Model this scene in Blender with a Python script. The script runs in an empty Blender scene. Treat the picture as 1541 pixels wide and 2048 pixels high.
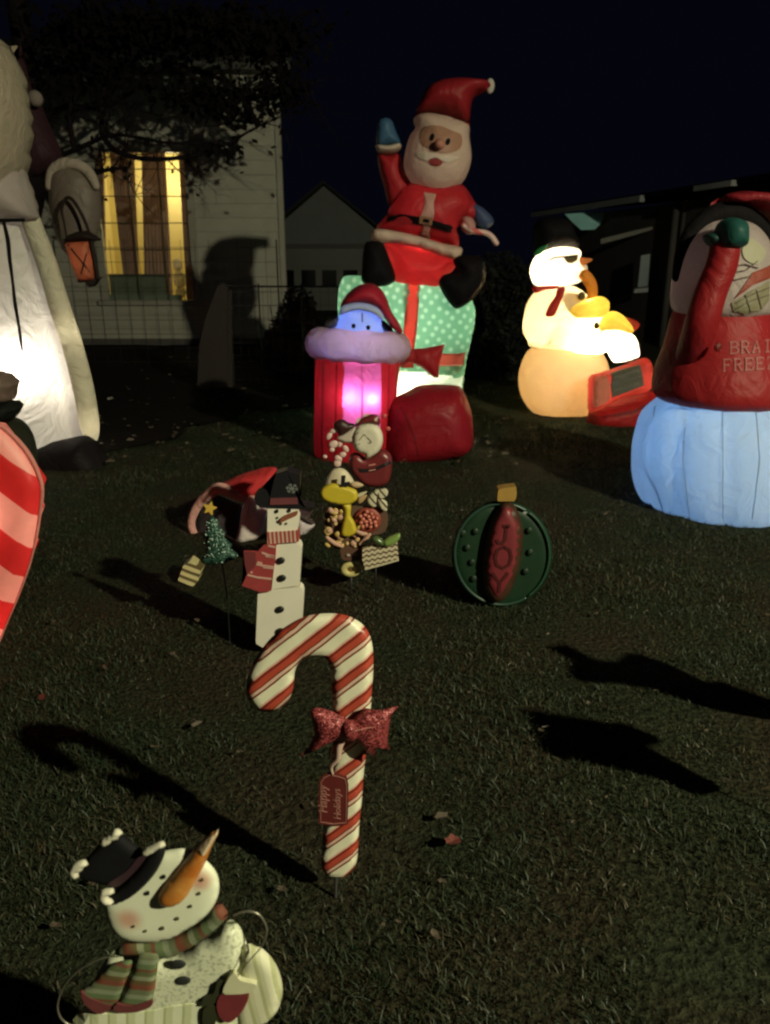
import bpy, bmesh, math, random
import numpy as np
from mathutils import Vector, Matrix, noise as mnoise
from mathutils.geometry import delaunay_2d_cdt

random.seed(7)
rng = np.random.default_rng(7)
sc = bpy.context.scene
col = sc.collection

# ------------------------------------------------------------------ camera, sky, lamp, exposure
PITCH = math.radians(18.0)
EYE = Vector((0, 0, 1.5))
FPX = 1538.0
cam_d = bpy.data.cameras.new("camera")
cam_d.sensor_fit = 'VERTICAL'
cam_d.sensor_height = 24.0
cam_d.lens = 24.0 * FPX / 2048.0
cam_d.clip_end = 500
cam_d.clip_start = 0.05
cam_d.dof.use_dof = True
cam_d.dof.focus_distance = 2.3
cam_d.dof.aperture_fstop = 3.2
cam = bpy.data.objects.new("camera", cam_d)
cam.location = EYE
cam.rotation_euler = (math.radians(90) - PITCH, 0, 0)
col.objects.link(cam)
sc.camera = cam

world = bpy.data.worlds.new("World")
sc.world = world
world.use_nodes = True
bg = world.node_tree.nodes["Background"]
bg.inputs[0].default_value = (0.13, 0.15, 0.42, 1)
bg.inputs[1].default_value = 0.009

LAMP = Vector((4.9, -2.0, 4.4))
LAMP_W = 2700.0
LAMP_C = (1.0, 0.96, 0.64)

sc.view_settings.view_transform = 'Standard'
sc.view_settings.look = 'None'
sc.view_settings.exposure = 0.0
sc.view_settings.gamma = 1.0
sc.view_settings.use_curve_mapping = False
sc.render.engine = 'CYCLES'
sc.cycles.use_denoising = True
sc.cycles.max_bounces = 8
sc.cycles.filter_width = 2.3
sc.cycles.sample_clamp_indirect = 6.0

# ------------------------------------------------------------------ helpers
def ray(u, v):
    x = (u - 770.5) / FPX
    y = (v - 1024.0) / FPX
    c, s = math.cos(PITCH), math.sin(PITCH)
    return Vector((x, c - y * s, -s - y * c))

def at(u, v, Y):
    d = ray(u, v)
    return EYE + d * (Y / d.y)

def gnd(u, v):
    d = ray(u, v)
    return EYE + d * (-EYE.z / d.z)

def px(Y, v=900):          # metres per photo pixel at depth Y
    return (at(771.5, v, Y) - at(770.5, v, Y)).length

def crop(ox, oy, s):
    return lambda pts: [(ox + p[0] / s, oy + p[1] / s) for p in pts]

def thing(name, label, cat, loc=(0, 0, 0), group=None):
    o = bpy.data.objects.new(name, None)
    o.empty_display_size = 0.1
    col.objects.link(o)
    o.location = loc
    o['label'] = label
    o['category'] = cat
    if group:
        o['group'] = group
    return o

def root_of(o):
    while o.parent is not None:
        o = o.parent
    return o

def link(name, me, mat, parent=None, smooth=True, kind=None, label=None):
    o = bpy.data.objects.new(name, me)
    col.objects.link(o)
    if parent is not None:
        off = root_of(parent).location
        if off.length > 0:
            me.transform(Matrix.Translation(-off))
        o.parent = parent
    if mat is not None:
        me.materials.append(mat)
    if smooth:
        me.polygons.foreach_set("use_smooth", [True] * len(me.polygons))
    me.update()
    if kind:
        o['kind'] = kind
    if label:
        o['label'] = label
    return o

def from_bm(bm, name):
    me = bpy.data.meshes.new(name)
    bmesh.ops.recalc_face_normals(bm, faces=bm.faces)
    bm.to_mesh(me)
    bm.free()
    return me

def structure(o, label=None):
    o['kind'] = 'structure'
    if label:
        o['label'] = label
    return o

def catmull(pts, n=4, closed=True):
    P = [Vector(p) for p in pts]
    N = len(P)
    out = []
    rngi = range(N) if closed else range(N - 1)
    for i in rngi:
        p1, p2 = P[i], P[(i + 1) % N]
        p0 = P[i - 1] if (closed or i > 0) else p1
        p3 = P[(i + 2) % N] if (closed or i + 2 < N) else p2
        for k in range(n):
            t = k / n
            t2, t3 = t * t, t * t * t
            out.append(0.5 * ((2 * p1) + (-p0 + p2) * t + (2 * p0 - 5 * p1 + 4 * p2 - p3) * t2 + (-p0 + 3 * p1 - 3 * p2 + p3) * t3))
    if not closed:
        out.append(P[-1])
    return out

def to_plane(pts, Y):
    r = []
    for p in pts:
        q = at(p[0], p[1], Y)
        r.append(Vector((q.x, q.z)))
    return r

def seg_dist(P, poly):
    P = np.asarray(P)
    a = np.array([(p.x, p.y) for p in poly])
    b = np.roll(a, -1, axis=0)
    best = np.full(len(P), 1e9)
    for i in range(len(a)):
        ab = b[i] - a[i]
        L = (ab ** 2).sum()
        t = np.clip(((P - a[i]) @ ab) / max(L, 1e-12), 0, 1)
        best = np.minimum(best, np.hypot(*(P - (a[i] + t[:, None] * ab)).T))
    return best

def inside(P, poly):
    P = np.asarray(P)
    a = np.array([(p.x, p.y) for p in poly])
    b = np.roll(a, -1, axis=0)
    r = np.zeros(len(P), bool)
    for i in range(len(a)):
        c = (a[i, 1] > P[:, 1]) != (b[i, 1] > P[:, 1])
        d = b[i, 1] - a[i, 1]
        if abs(d) < 1e-12:
            continue
        r ^= c & (P[:, 0] < (b[i, 0] - a[i, 0]) * (P[:, 1] - a[i, 1]) / d + a[i, 0])
    return r

def clean_loop(poly, tol):
    out = []
    for p in poly:
        if not out or (p - out[-1]).length > tol:
            out.append(p)
    while len(out) > 3 and (out[0] - out[-1]).length <= tol:
        out.pop()
    return out

def tri_region(poly, step):
    lo = np.array([min(p.x for p in poly), min(p.y for p in poly)])
    hi = np.array([max(p.x for p in poly), max(p.y for p in poly)])
    gx = np.arange(lo[0], hi[0], step)
    gy = np.arange(lo[1], hi[1], step * 0.866)
    pts = []
    for j, y in enumerate(gy):
        for x in gx:
            pts.append((x + (step / 2 if j % 2 else 0), y))
    pts = np.array(pts) if pts else np.zeros((0, 2))
    if len(pts):
        pts = pts[inside(pts, poly)]
    if len(pts):
        pts = pts[seg_dist(pts, poly) > step * 0.45]
    n = len(poly)
    V = [p.copy() for p in poly] + [Vector((x, y)) for x, y in pts]
    E = [(i, (i + 1) % n) for i in range(n)]
    vo, eo, fo, ov, oe, of = delaunay_2d_cdt(V, E, [], 1, 1e-7)
    return vo, fo, ov, n

def puff(name, pts, Y, depth, mat, parent=None, R=None, back=1.0, smooth=True, res=19, tilt=0.0, label=None, zc=None):
    """an inflated, rounded body with this outline; returns object, front-surface function (x,z)->y"""
    q = catmull(pts, 3) if smooth else [Vector(p) for p in pts]
    poly = to_plane(q, Y)
    w = max(p.x for p in poly) - min(p.x for p in poly)
    h = max(p.y for p in poly) - min(p.y for p in poly)
    step = max(w, h) / res
    poly = clean_loop(poly, step * 0.08)
    vo, fo, ov, n = tri_region(poly, step)
    P = np.array([(p.x, p.y) for p in vo])
    d = seg_dist(P, poly)
    bmask = np.array([any(k < n for k in o) for o in ov])
    d[bmask] = 0
    Rm = R if R else max(d.max(), 1e-4)
    zc = P[:, 1].mean() if zc is None else zc
    hh = np.sqrt(np.clip(1 - (1 - np.clip(d / Rm, 0, 1)) ** 2, 0, 1))
    yo = tilt * (P[:, 1] - zc)
    bm = bmesh.new()
    F = [bm.verts.new((P[i, 0], Y - hh[i] * depth + yo[i], P[i, 1])) for i in range(len(P))]
    B = [F[i] if bmask[i] else bm.verts.new((P[i, 0], Y + hh[i] * depth * back + yo[i], P[i, 1])) for i in range(len(P))]
    for f in fo:
        try:
            bm.faces.new([F[i] for i in f])
        except ValueError:
            pass
        try:
            bm.faces.new([B[i] for i in reversed(f)])
        except ValueError:
            pass
    o = link(name, from_bm(bm, name), mat, parent, True, label=label)

    def surf(x, z):
        ins = inside([(x, z)], poly)[0]
        dd = seg_dist([(x, z)], poly)[0] if ins else 0.0
        return Y - depth * math.sqrt(max(0, 1 - (1 - min(dd / Rm, 1)) ** 2)) + tilt * (z - zc)
    return o, surf

def drape(p, surf):
    """photo pixel -> point on a front surface"""
    y = surf.Y0 if hasattr(surf, 'Y0') else None
    q = at(p[0], p[1], DR[0])
    for _ in range(6):
        y = surf(q.x, q.z)
        q = at(p[0], p[1], y)
    return q
DR = [3.0]

def decal(name, pts, surf, Y, proud, mat, parent, smooth=True, res=10, label=None, thick=None, single=False):
    """a sewn-on or printed patch that follows a front surface and stands a little proud of it"""
    DR[0] = Y
    q = catmull(pts, 3) if smooth else [Vector(p) for p in pts]
    q3 = [drape(p, surf) for p in q]
    poly = [Vector((p.x, p.z)) for p in q3]
    w = max(p.x for p in poly) - min(p.x for p in poly)
    h = max(p.y for p in poly) - min(p.y for p in poly)
    step = max(w, h) / res
    poly = clean_loop(poly, step * 0.06)
    vo, fo, ov, n = tri_region(poly, step)
    bm = bmesh.new()
    th = thick if thick else proud * 1.6
    F, B = [], []
    for p in vo:
        y = surf(p.x, p.y)
        F.append(bm.verts.new((p.x, y - proud, p.y)))
    if single:
        for f in fo:
            bm.faces.new([F[i] for i in f])
        me = from_bm(bm, name)
        return link(name, me, mat, parent, False, label=label)
    for p in vo:
        y = surf(p.x, p.y)
        B.append(bm.verts.new((p.x, y - proud + th, p.y)))
    for f in fo:
        try:
            bm.faces.new([F[i] for i in f])
            bm.faces.new([B[i] for i in reversed(f)])
        except ValueError:
            pass
    bed = [e for e in bm.edges if len(e.link_faces) == 1]
    idx = {v: i for i, v in enumerate(F)}
    for e in bed:
        a, b = e.verts
        if a in idx and b in idx:
            try:
                bm.faces.new((a, b, B[idx[b]], B[idx[a]]))
            except ValueError:
                pass
    return link(name, from_bm(bm, name), mat, parent, False, label=label)

def cut(host, pts, surf, Y, margin=0.004):
    """open a host skin behind a sewn-in panel, so that the light inside reaches the panel"""
    DR[0] = Y
    poly = [Vector((p.x, p.z)) for p in (drape(q, surf) for q in pts)]
    off = root_of(host).location
    bm = bmesh.new()
    bm.from_mesh(host.data)
    co = np.array([v.co for v in bm.verts]) + np.array(off)
    xz = co[:, [0, 2]]
    near = np.array([abs(c[1] - surf(c[0], c[2])) < 0.03 for c in co])
    ok = inside(xz, poly) & near & (seg_dist(xz, poly) > margin)
    bm.verts.ensure_lookup_table()
    dead = [f for f in bm.faces if all(ok[v.index] for v in f.verts)]
    bmesh.ops.delete(bm, geom=dead, context='FACES')
    bm.to_mesh(host.data)
    bm.free()

def ribbons(name, lines, width, surf, Y, proud, mat, parent, label=None):
    """thin raised strips (stitched seams, drawn lines, lettering) lying on a front surface; width in photo pixels"""
    DR[0] = Y
    bm = bmesh.new()
    for ln in lines:
        L = [Vector(p) for p in ln]
        pts = []
        for i in range(len(L) - 1):
            k = max(1, int((L[i + 1] - L[i]).length / 12))
            for j in range(k):
                pts.append(L[i].lerp(L[i + 1], j / k))
        pts.append(L[-1])
        prev = None
        for i, p in enumerate(pts):
            t = (pts[min(i + 1, len(pts) - 1)] - pts[max(i - 1, 0)])
            t = t.normalized() if t.length > 0 else Vector((1, 0))
            nrm = Vector((-t.y, t.x)) * (width / 2)
            row = []
            for s in (1, -1):
                c = drape(p + nrm * s, surf)
                row.append(bm.verts.new((c.x, c.y - proud, c.z)))
                row.append(bm.verts.new((c.x, c.y + proud * 0.3, c.z)))
            if prev:
                bm.faces.new((prev[0], row[0], row[2], prev[2]))
                bm.faces.new((prev[0], prev[1], row[1], row[0]))
                bm.faces.new((prev[2], row[2], row[3], prev[3]))
                bm.faces.new((prev[1], prev[3], row[3], row[1]))
            else:
                bm.faces.new((row[0], row[2], row[3], row[1]))
            prev = row
        bm.faces.new((prev[0], prev[1], prev[3], prev[2]))
    return link(name, from_bm(bm, name), mat, parent, False, label=label)

def plate(name, pts, Y, thick, mat, parent, smooth=True, n=3, tilt=0.0, z0=0.0, bevel=0.0, label=None, yslope=0.0):
    """a flat cut-out with real thickness, front face at depth Y"""
    q = catmull(pts, n) if smooth else [Vector(p) for p in pts]
    poly = clean_loop(to_plane(q, Y), 0.0006)
    area = sum(poly[i].x * poly[(i + 1) % len(poly)].y - poly[(i + 1) % len(poly)].x * poly[i].y for i in range(len(poly)))
    if area < 0:
        poly.reverse()
    bm = bmesh.new()
    fr = [bm.verts.new((p.x, Y + tilt * (p.y - z0), p.y)) for p in poly]
    bk = [bm.verts.new((p.x, Y + thick + tilt * (p.y - z0), p.y)) for p in poly]
    bm.faces.new(fr)
    bm.faces.new(list(reversed(bk)))
    for i in range(len(poly)):
        j = (i + 1) % len(poly)
        bm.faces.new((fr[j], fr[i], bk[i], bk[j]))
    bmesh.ops.triangulate(bm, faces=[f for f in bm.faces if len(f.verts) > 4])
    return link(name, from_bm(bm, name), mat, parent, False, label=label)

def tube(name, pts, radii, mat, parent=None, segs=10, smooth_path=True, label=None, kind=None, caps=True):
    P = [Vector(p) for p in pts]
    if isinstance(radii, (int, float)):
        radii = [radii] * len(P)
    if smooth_path and len(P) > 2:
        Q = catmull(P, 5, False)
        m = len(Q)
        RR = [float(np.interp(i / (m - 1) * (len(P) - 1), range(len(P)), radii)) for i in range(m)]
    else:
        Q, RR = P, list(radii)
    bm = bmesh.new()
    rings = []
    up = Vector((0.03, 1, 0.02)).normalized()
    for i, p in enumerate(Q):
        t = (Q[min(i + 1, len(Q) - 1)] - Q[max(i - 1, 0)]).normalized()
        if abs(t.dot(up)) > 0.95:
            a = t.cross(Vector((1, 0, 0))).normalized()
        else:
            a = t.cross(up).normalized()
        b = t.cross(a).normalized()
        rings.append([bm.verts.new(p + (a * math.cos(2 * math.pi * k / segs) + b * math.sin(2 * math.pi * k / segs)) * RR[i]) for k in range(segs)])
    for r0, r1 in zip(rings, rings[1:]):
        for k in range(segs):
            bm.faces.new((r0[k], r0[(k + 1) % segs], r1[(k + 1) % segs], r1[k]))
    if caps:
        for r, i, s in ((rings[0], 0, -1), (rings[-1], -1, 1)):
            t = ((Q[1] - Q[0]) if i == 0 else (Q[-1] - Q[-2])).normalized() * s
            c = bm.verts.new(Q[i] + t * RR[i] * 0.6)
            for k in range(segs):
                bm.faces.new((r[k], r[(k + 1) % segs], c))
    return link(name, from_bm(bm, name), mat, parent, True, label=label, kind=kind)

def tube_px(name, pts, rad_px, Y, mat, parent, segs=10, label=None):
    """pts: (u, v) or (u, v, dY)"""
    P = [at(p[0], p[1], Y + (p[2] if len(p) > 2 else 0)) for p in pts]
    k = px(Y, pts[0][1])
    R = [r * k for r in rad_px] if isinstance(rad_px, (list, tuple)) else rad_px * k
    return tube(name, P, R, mat, parent, segs, label=label)

def lathe_px(name, rows, Y, mat, parent, sq=1.0, segs=48, gores=0, amp=0.02, n=4, label=None, flat_bottom=False):
    """rows (v, u_left, u_right) down an upright round body at depth Y; returns object and front-surface function"""
    R = catmull([Vector((r[0], r[1], r[2])) for r in rows], n, False)
    ring = []
    for r in R:
        a, b = at(r[1], r[0], Y), at(r[2], r[0], Y)
        ring.append((a.z, (a.x + b.x) / 2, max((b.x - a.x) / 2, 1e-4)))
    bm = bmesh.new()
    rings = []
    for z, cx, rad in ring:
        row = []
        for k in range(segs):
            t = 2 * math.pi * k / segs
            m = 1.0
            if gores:
                m -= amp * (1 - abs(math.sin(gores * (t + 0.35) / 2)) ** 0.5)
            row.append(bm.verts.new((cx + rad * m * math.cos(t), Y + rad * m * sq * math.sin(t), z)))
        rings.append(row)
    for r0, r1 in zip(rings, rings[1:]):
        for k in range(segs):
            bm.faces.new((r0[k], r0[(k + 1) % segs], r1[(k + 1) % segs], r1[k]))
    bm.faces.new(rings[0])
    bm.faces.new(rings[-1])
    o = link(name, from_bm(bm, name), mat, parent, True, label=label)
    zs = np.array([r[0] for r in ring])[::-1]
    cs = np.array([r[1] for r in ring])[::-1]
    rs = np.array([r[2] for r in ring])[::-1]

    def surf(x, z):
        c = float(np.interp(z, zs, cs))
        r = float(np.interp(z, zs, rs))
        return Y - sq * math.sqrt(max(r * r * 0.02, r * r - (x - c) ** 2))
    return o, surf

def blob(name, c, Y, ru, rv, mat, parent, rd=None, rot=0.0, label=None, segs=24):
    """ellipsoid, radii in photo pixels; rd depth radius in pixels"""
    k = px(Y, c[1])
    cen = at(c[0], c[1], Y)
    bm = bmesh.new()
    bmesh.ops.create_uvsphere(bm, u_segments=segs, v_segments=segs // 2, radius=1.0)
    M = Matrix.Translation(cen) @ Matrix.Rotation(rot, 4, 'Y') @ Matrix.Diagonal((ru * k, (rd if rd else (ru + rv) / 2) * k, rv * k, 1))
    bm.transform(M)
    o = link(name, from_bm(bm, name), mat, parent, True, label=label)
    return o

def ell(c, a, b, rot=0.0, n=12):
    return [(c[0] + a * math.cos(t) * math.cos(rot) - b * math.sin(t) * math.sin(rot),
             c[1] + a * math.cos(t) * math.sin(rot) + b * math.sin(t) * math.cos(rot)) for t in [2 * math.pi * i / n for i in range(n)]]

def box(name, lo, hi, mat, parent=None, label=None, kind=None, bev=0.0):
    bm = bmesh.new()
    bmesh.ops.create_cube(bm, size=1.0)
    lo, hi = Vector(lo), Vector(hi)
    bm.transform(Matrix.Translation((lo + hi) / 2) @ Matrix.Diagonal((*(hi - lo), 1)))
    if bev:
        bmesh.ops.bevel(bm, geom=bm.edges[:], offset=bev, segments=2, affect='EDGES')
    return link(name, from_bm(bm, name), mat, parent, False, label=label, kind=kind)

def bulb(parent, loc, watts, colr, size=0.04, name="bulb"):
    d = bpy.data.lights.new(name, 'POINT')
    d.energy = watts
    d.color = colr
    d.shadow_soft_size = size
    o = bpy.data.objects.new(name, d)
    col.objects.link(o)
    o.parent = parent
    o.location = Vector(loc) - root_of(parent).location
    return o

# ------------------------------------------------------------------ materials
def mat_base(name):
    m = bpy.data.materials.new(name)
    m.use_nodes = True
    nt = m.node_tree
    return m, nt, nt.nodes["Principled BSDF"], nt.nodes["Material Output"]

def N(nt, t, **kw):
    n = nt.nodes.new(t)
    for k, v in kw.items():
        if k.startswith('i_'):
            n.inputs[k[2:]].default_value = v
        else:
            setattr(n, k, v)
    return n

def tint(nt, rgb, scale=6, amt=0.18, detail=3, coord='Object'):
    tc = N(nt, 'ShaderNodeTexCoord')
    no = N(nt, 'ShaderNodeTexNoise')
    no.inputs['Scale'].default_value = scale
    no.inputs['Detail'].default_value = detail
    nt.links.new(tc.outputs[coord], no.inputs['Vector'])
    mx = N(nt, 'ShaderNodeMix', data_type='RGBA')
    mx.inputs[6].default_value = (*[c * (1 - amt) for c in rgb], 1)
    mx.inputs[7].default_value = (*[min(1, c * (1 + amt)) for c in rgb], 1)
    nt.links.new(no.outputs['Fac'], mx.inputs[0])
    return mx.outputs[2], tc, no

MATS = {}
def fabric(name, rgb, trans=0.5, rough=0.5, wr=0.32):
    """thin inflatable nylon: some of the light inside comes through it"""
    key = ('f', name)
    if key in MATS:
        return MATS[key]
    m, nt, p, out = mat_base(name)
    c, tc, no = tint(nt, rgb, 5, 0.10)
    nt.links.new(c, p.inputs['Base Color'])
    p.inputs['Roughness'].default_value = rough
    p.inputs['Specular IOR Level'].default_value = 0.25 if max(rgb) > 0.03 else 0.05
    n1 = N(nt, 'ShaderNodeTexNoise')
    n1.inputs['Scale'].default_value = 5
    n1.inputs['Detail'].default_value = 5
    n1.inputs['Distortion'].default_value = 2.2
    nt.links.new(tc.outputs['Object'], n1.inputs['Vector'])
    n2 = N(nt, 'ShaderNodeTexNoise')
    n2.inputs['Scale'].default_value = 130
    nt.links.new(tc.outputs['Object'], n2.inputs['Vector'])
    b1 = N(nt, 'ShaderNodeBump')
    b1.inputs['Strength'].default_value = wr
    b1.inputs['Distance'].default_value = 0.06
    nt.links.new(n1.outputs['Fac'], b1.inputs['Height'])
    b2 = N(nt, 'ShaderNodeBump')
    b2.inputs['Strength'].default_value = 0.12
    b2.inputs['Distance'].default_value = 0.004
    nt.links.new(n2.outputs['Fac'], b2.inputs['Height'])
    nt.links.new(b1.outputs[0], b2.inputs['Normal'])
    nt.links.new(b2.outputs[0], p.inputs['Normal'])
    if trans > 0:
        t = N(nt, 'ShaderNodeBsdfTranslucent')
        nt.links.new(c, t.inputs['Color'])
        nt.links.new(b2.outputs[0], t.inputs['Normal'])
        mx = N(nt, 'ShaderNodeMixShader')
        mx.inputs[0].default_value = trans
        nt.links.new(p.outputs[0], mx.inputs[1])
        nt.links.new(t.outputs[0], mx.inputs[2])
        nt.links.new(mx.outputs[0], out.inputs['Surface'])
    MATS[key] = m
    return m

def paint(name, rgb, rough=0.45, scale=14, amt=0.15, bump=0.06, metal=0.0, spec=0.5):
    key = ('p', name)
    if key in MATS:
        return MATS[key]
    m, nt, p, out = mat_base(name)
    c, tc, no = tint(nt, rgb, scale, amt, 5)
    nt.links.new(c, p.inputs['Base Color'])
    p.inputs['Roughness'].default_value = rough
    p.inputs['Metallic'].default_value = metal
    p.inputs['Specular IOR Level'].default_value = spec
    b = N(nt, 'ShaderNodeBump')
    b.inputs['Strength'].default_value = bump
    b.inputs['Distance'].default_value = 0.01
    nt.links.new(no.outputs['Fac'], b.inputs['Height'])
    nt.links.new(b.outputs[0], p.inputs['Normal'])
    MATS[key] = m
    return m

def stripes(name, cols, period, ang, rough=0.5, wob=0.0, trans=0.0, spec=0.5, ref=(0, 0), axis='XZ', grain=0.12):
    """cols: list of (position 0..1, rgb) constant bands along a direction in the object's own x-z plane"""
    m, nt, p, out = mat_base(name)
    tc = N(nt, 'ShaderNodeTexCoord')
    sep = N(nt, 'ShaderNodeSeparateXYZ')
    nt.links.new(tc.outputs['Object'], sep.inputs[0])
    no = N(nt, 'ShaderNodeTexNoise')
    no.inputs['Scale'].default_value = 18
    no.inputs['Detail'].default_value = 3
    nt.links.new(tc.outputs['Object'], no.inputs['Vector'])
    def math_(op, a, b):
        n = N(nt, 'ShaderNodeMath', operation=op)
        for i, v in enumerate((a, b)):
            if isinstance(v, (int, float)):
                n.inputs[i].default_value = v
            elif v is not None:
                nt.links.new(v, n.inputs[i])
        return n.outputs[0]
    s = math_('ADD', math_('MULTIPLY', sep.outputs[0], math.cos(ang) / period), math_('MULTIPLY', sep.outputs[2], math.sin(ang) / period))
    s = math_('ADD', s, math_('MULTIPLY', math_('SUBTRACT', no.outputs['Fac'], 0.5), wob))
    s = math_('ADD', s, 100.0 + ref[0])
    fr = math_('FRACT', s, None)
    cr = N(nt, 'ShaderNodeValToRGB')
    cr.color_ramp.interpolation = 'CONSTANT'
    el = cr.color_ramp.elements
    while len(el) > 1:
        el.remove(el[-1])
    el[0].position = cols[0][0]
    el[0].color = (*cols[0][1], 1)
    for ps, c in cols[1:]:
        e = el.new(ps)
        e.color = (*c, 1)
    nt.links.new(fr, cr.inputs[0])
    hs = N(nt, 'ShaderNodeHueSaturation')
    nt.links.new(cr.outputs[0], hs.inputs['Color'])
    nt.links.new(math_('ADD', math_('MULTIPLY', no.outputs['Fac'], grain * 2), 1 - grain), hs.inputs['Value'])
    nt.links.new(hs.outputs[0], p.inputs['Base Color'])
    p.inputs['Roughness'].default_value = rough
    p.inputs['Specular IOR Level'].default_value = spec
    if trans:
        t = N(nt, 'ShaderNodeBsdfTranslucent')
        nt.links.new(hs.outputs[0], t.inputs['Color'])
        mx = N(nt, 'ShaderNodeMixShader')
        mx.inputs[0].default_value = trans
        nt.links.new(p.outputs[0], mx.inputs[1])
        nt.links.new(t.outputs[0], mx.inputs[2])
        nt.links.new(mx.outputs[0], out.inputs['Surface'])
    return m

def glitter(name, rgb, scale=260):
    m, nt, p, out = mat_base(name)
    tc = N(nt, 'ShaderNodeTexCoord')
    vo = N(nt, 'ShaderNodeTexVoronoi')
    vo.inputs['Scale'].default_value = scale
    nt.links.new(tc.outputs['Object'], vo.inputs['Vector'])
    sep = N(nt, 'ShaderNodeSeparateColor')
    nt.links.new(vo.outputs['Color'], sep.inputs[0])
    cr = N(nt, 'ShaderNodeValToRGB')
    cr.color_ramp.elements[0].color = (*[c * 0.35 for c in rgb], 1)
    cr.color_ramp.elements[1].color = (*[min(1, c * 1.8 + 0.03) for c in rgb], 1)
    nt.links.new(sep.outputs[0], cr.inputs[0])
    nt.links.new(cr.outputs[0], p.inputs['Base Color'])
    nm = N(nt, 'ShaderNodeVectorMath', operation='SUBTRACT')
    nt.links.new(vo.outputs['Color'], nm.inputs[0])
    nm.inputs[1].default_value = (0.5, 0.5, 0.5)
    sc_ = N(nt, 'ShaderNodeVectorMath', operation='SCALE')
    sc_.inputs['Scale'].default_value = 0.9
    nt.links.new(nm.outputs[0], sc_.inputs[0])
    geo = N(nt, 'ShaderNodeNewGeometry')
    ad = N(nt, 'ShaderNodeVectorMath', operation='ADD')
    nt.links.new(geo.outputs['Normal'], ad.inputs[0])
    nt.links.new(sc_.outputs[0], ad.inputs[1])
    nn = N(nt, 'ShaderNodeVectorMath', operation='NORMALIZE')
    nt.links.new(ad.outputs[0], nn.inputs[0])
    nt.links.new(nn.outputs[0], p.inputs['Normal'])
    p.inputs['Roughness'].default_value = 0.4
    p.inputs['Metallic'].default_value = 0.2
    return m

black_f = fabric("black_nylon", (0.007, 0.006, 0.007), 0.05, 0.7)
red_f = fabric("red_nylon", (0.42, 0.022, 0.03), 0.35)
white_f = fabric("white_nylon", (0.75, 0.74, 0.72), 0.5)
dark_metal = paint("dark_steel", (0.05, 0.05, 0.05), 0.4, metal=0.8)
grey_metal = paint("grey_steel", (0.35, 0.35, 0.36), 0.35, metal=0.9)
black_p = paint("black_paint", (0.012, 0.011, 0.013), 0.4)

# ================================================================== GROUND
def ground_h(x, y):
    return 0.020 * mnoise.noise(Vector((x * 0.7, y * 0.7, 1.3))) + 0.008 * mnoise.noise(Vector((x * 3.1, y * 3.1, 4.1)))

def build_ground():
    m, nt, p, out = mat_base("lawn_soil")
    tc = N(nt, 'ShaderNodeTexCoord')
    n1 = N(nt, 'ShaderNodeTexNoise'); n1.inputs['Scale'].default_value = 1.7; n1.inputs['Detail'].default_value = 6
    n2 = N(nt, 'ShaderNodeTexNoise'); n2.inputs['Scale'].default_value = 55; n2.inputs['Detail'].default_value = 6
    for n in (n1, n2):
        nt.links.new(tc.outputs['Object'], n.inputs['Vector'])
    r1 = N(nt, 'ShaderNodeValToRGB')
    r1.color_ramp.elements[0].position = 0.36
    r1.color_ramp.elements[0].color = (0.030, 0.022, 0.013, 1)
    r1.color_ramp.elements[1].position = 0.62
    r1.color_ramp.elements[1].color = (0.020, 0.026, 0.013, 1)
    nt.links.new(n1.outputs['Fac'], r1.inputs[0])
    hs = N(nt, 'ShaderNodeHueSaturation')
    nt.links.new(r1.outputs[0], hs.inputs['Color'])
    mr = N(nt, 'ShaderNodeMapRange')
    mr.inputs[1].default_value = 0.3; mr.inputs[2].default_value = 0.75
    mr.inputs[3].default_value = 0.25; mr.inputs[4].default_value = 1.7
    nt.links.new(n2.outputs['Fac'], mr.inputs[0])
    nt.links.new(mr.outputs[0], hs.inputs['Value'])
    nt.links.new(hs.outputs[0], p.inputs['Base Color'])
    p.inputs['Roughness'].default_value = 0.95
    p.inputs['Specular IOR Level'].default_value = 0.1
    b = N(nt, 'ShaderNodeBump'); b.inputs['Strength'].default_value = 0.9; b.inputs['Distance'].default_value = 0.03
    nt.links.new(n2.outputs['Fac'], b.inputs['Height'])
    nt.links.new(b.outputs[0], p.inputs['Normal'])
    xs = np.concatenate([np.linspace(-90, -9, 14), np.linspace(-8.6, 8.6, 130), np.linspace(9, 90, 14)])
    ys = np.concatenate([np.linspace(-40, -3, 8), np.linspace(-2.6, 16, 150), np.linspace(17, 160, 18)])
    V = []
    for y in ys:
        for x in xs:
            fade = 1.0 if (-9 < x < 9 and -3 < y < 16.5) else 0.0
            V.append((x, y, ground_h(x, y) * fade))
    w = len(xs)
    F = [(j * w + i, j * w + i + 1, (j + 1) * w + i + 1, (j + 1) * w + i) for j in range(len(ys) - 1) for i in range(w - 1)]
    me = bpy.data.meshes.new("ground")
    me.from_pydata(V, [], F)
    structure(link("ground", me, m, None, True), "dark winter lawn of short patchy grass")
build_ground()

def build_bed():
    m = paint("bed_soil", (0.009, 0.007, 0.006), 0.95, 9, 0.5, 0.8, spec=0.05)
    rim = [(150, 905), (320, 880), (470, 830), (600, 820), (800, 780), (1060, 735), (1060, 700), (560, 694), (330, 694), (100, 694), (100, 800)]
    poly = [gnd(*p) for p in rim]
    poly = catmull([Vector((p.x, p.y)) for p in poly], 9)
    poly = [p + Vector((mnoise.noise(Vector((p.x * 1.9, p.y * 1.9, 0))), mnoise.noise(Vector((p.x * 1.9, p.y * 1.9, 7))))) * 0.28 for p in poly]
    P2 = clean_loop(poly, 0.03)
    vo, fo, ov, n = tri_region(P2, 0.35)
    me = bpy.data.meshes.new("garden_bed")
    me.from_pydata([(p.x, p.y, ground_h(p.x, p.y) + 0.03) for p in vo], [], [list(f) for f in fo])
    structure(link("garden_bed", me, m, None, True), "dark bare garden bed along the foot of the pale house")
    return P2
BED = build_bed()

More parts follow.
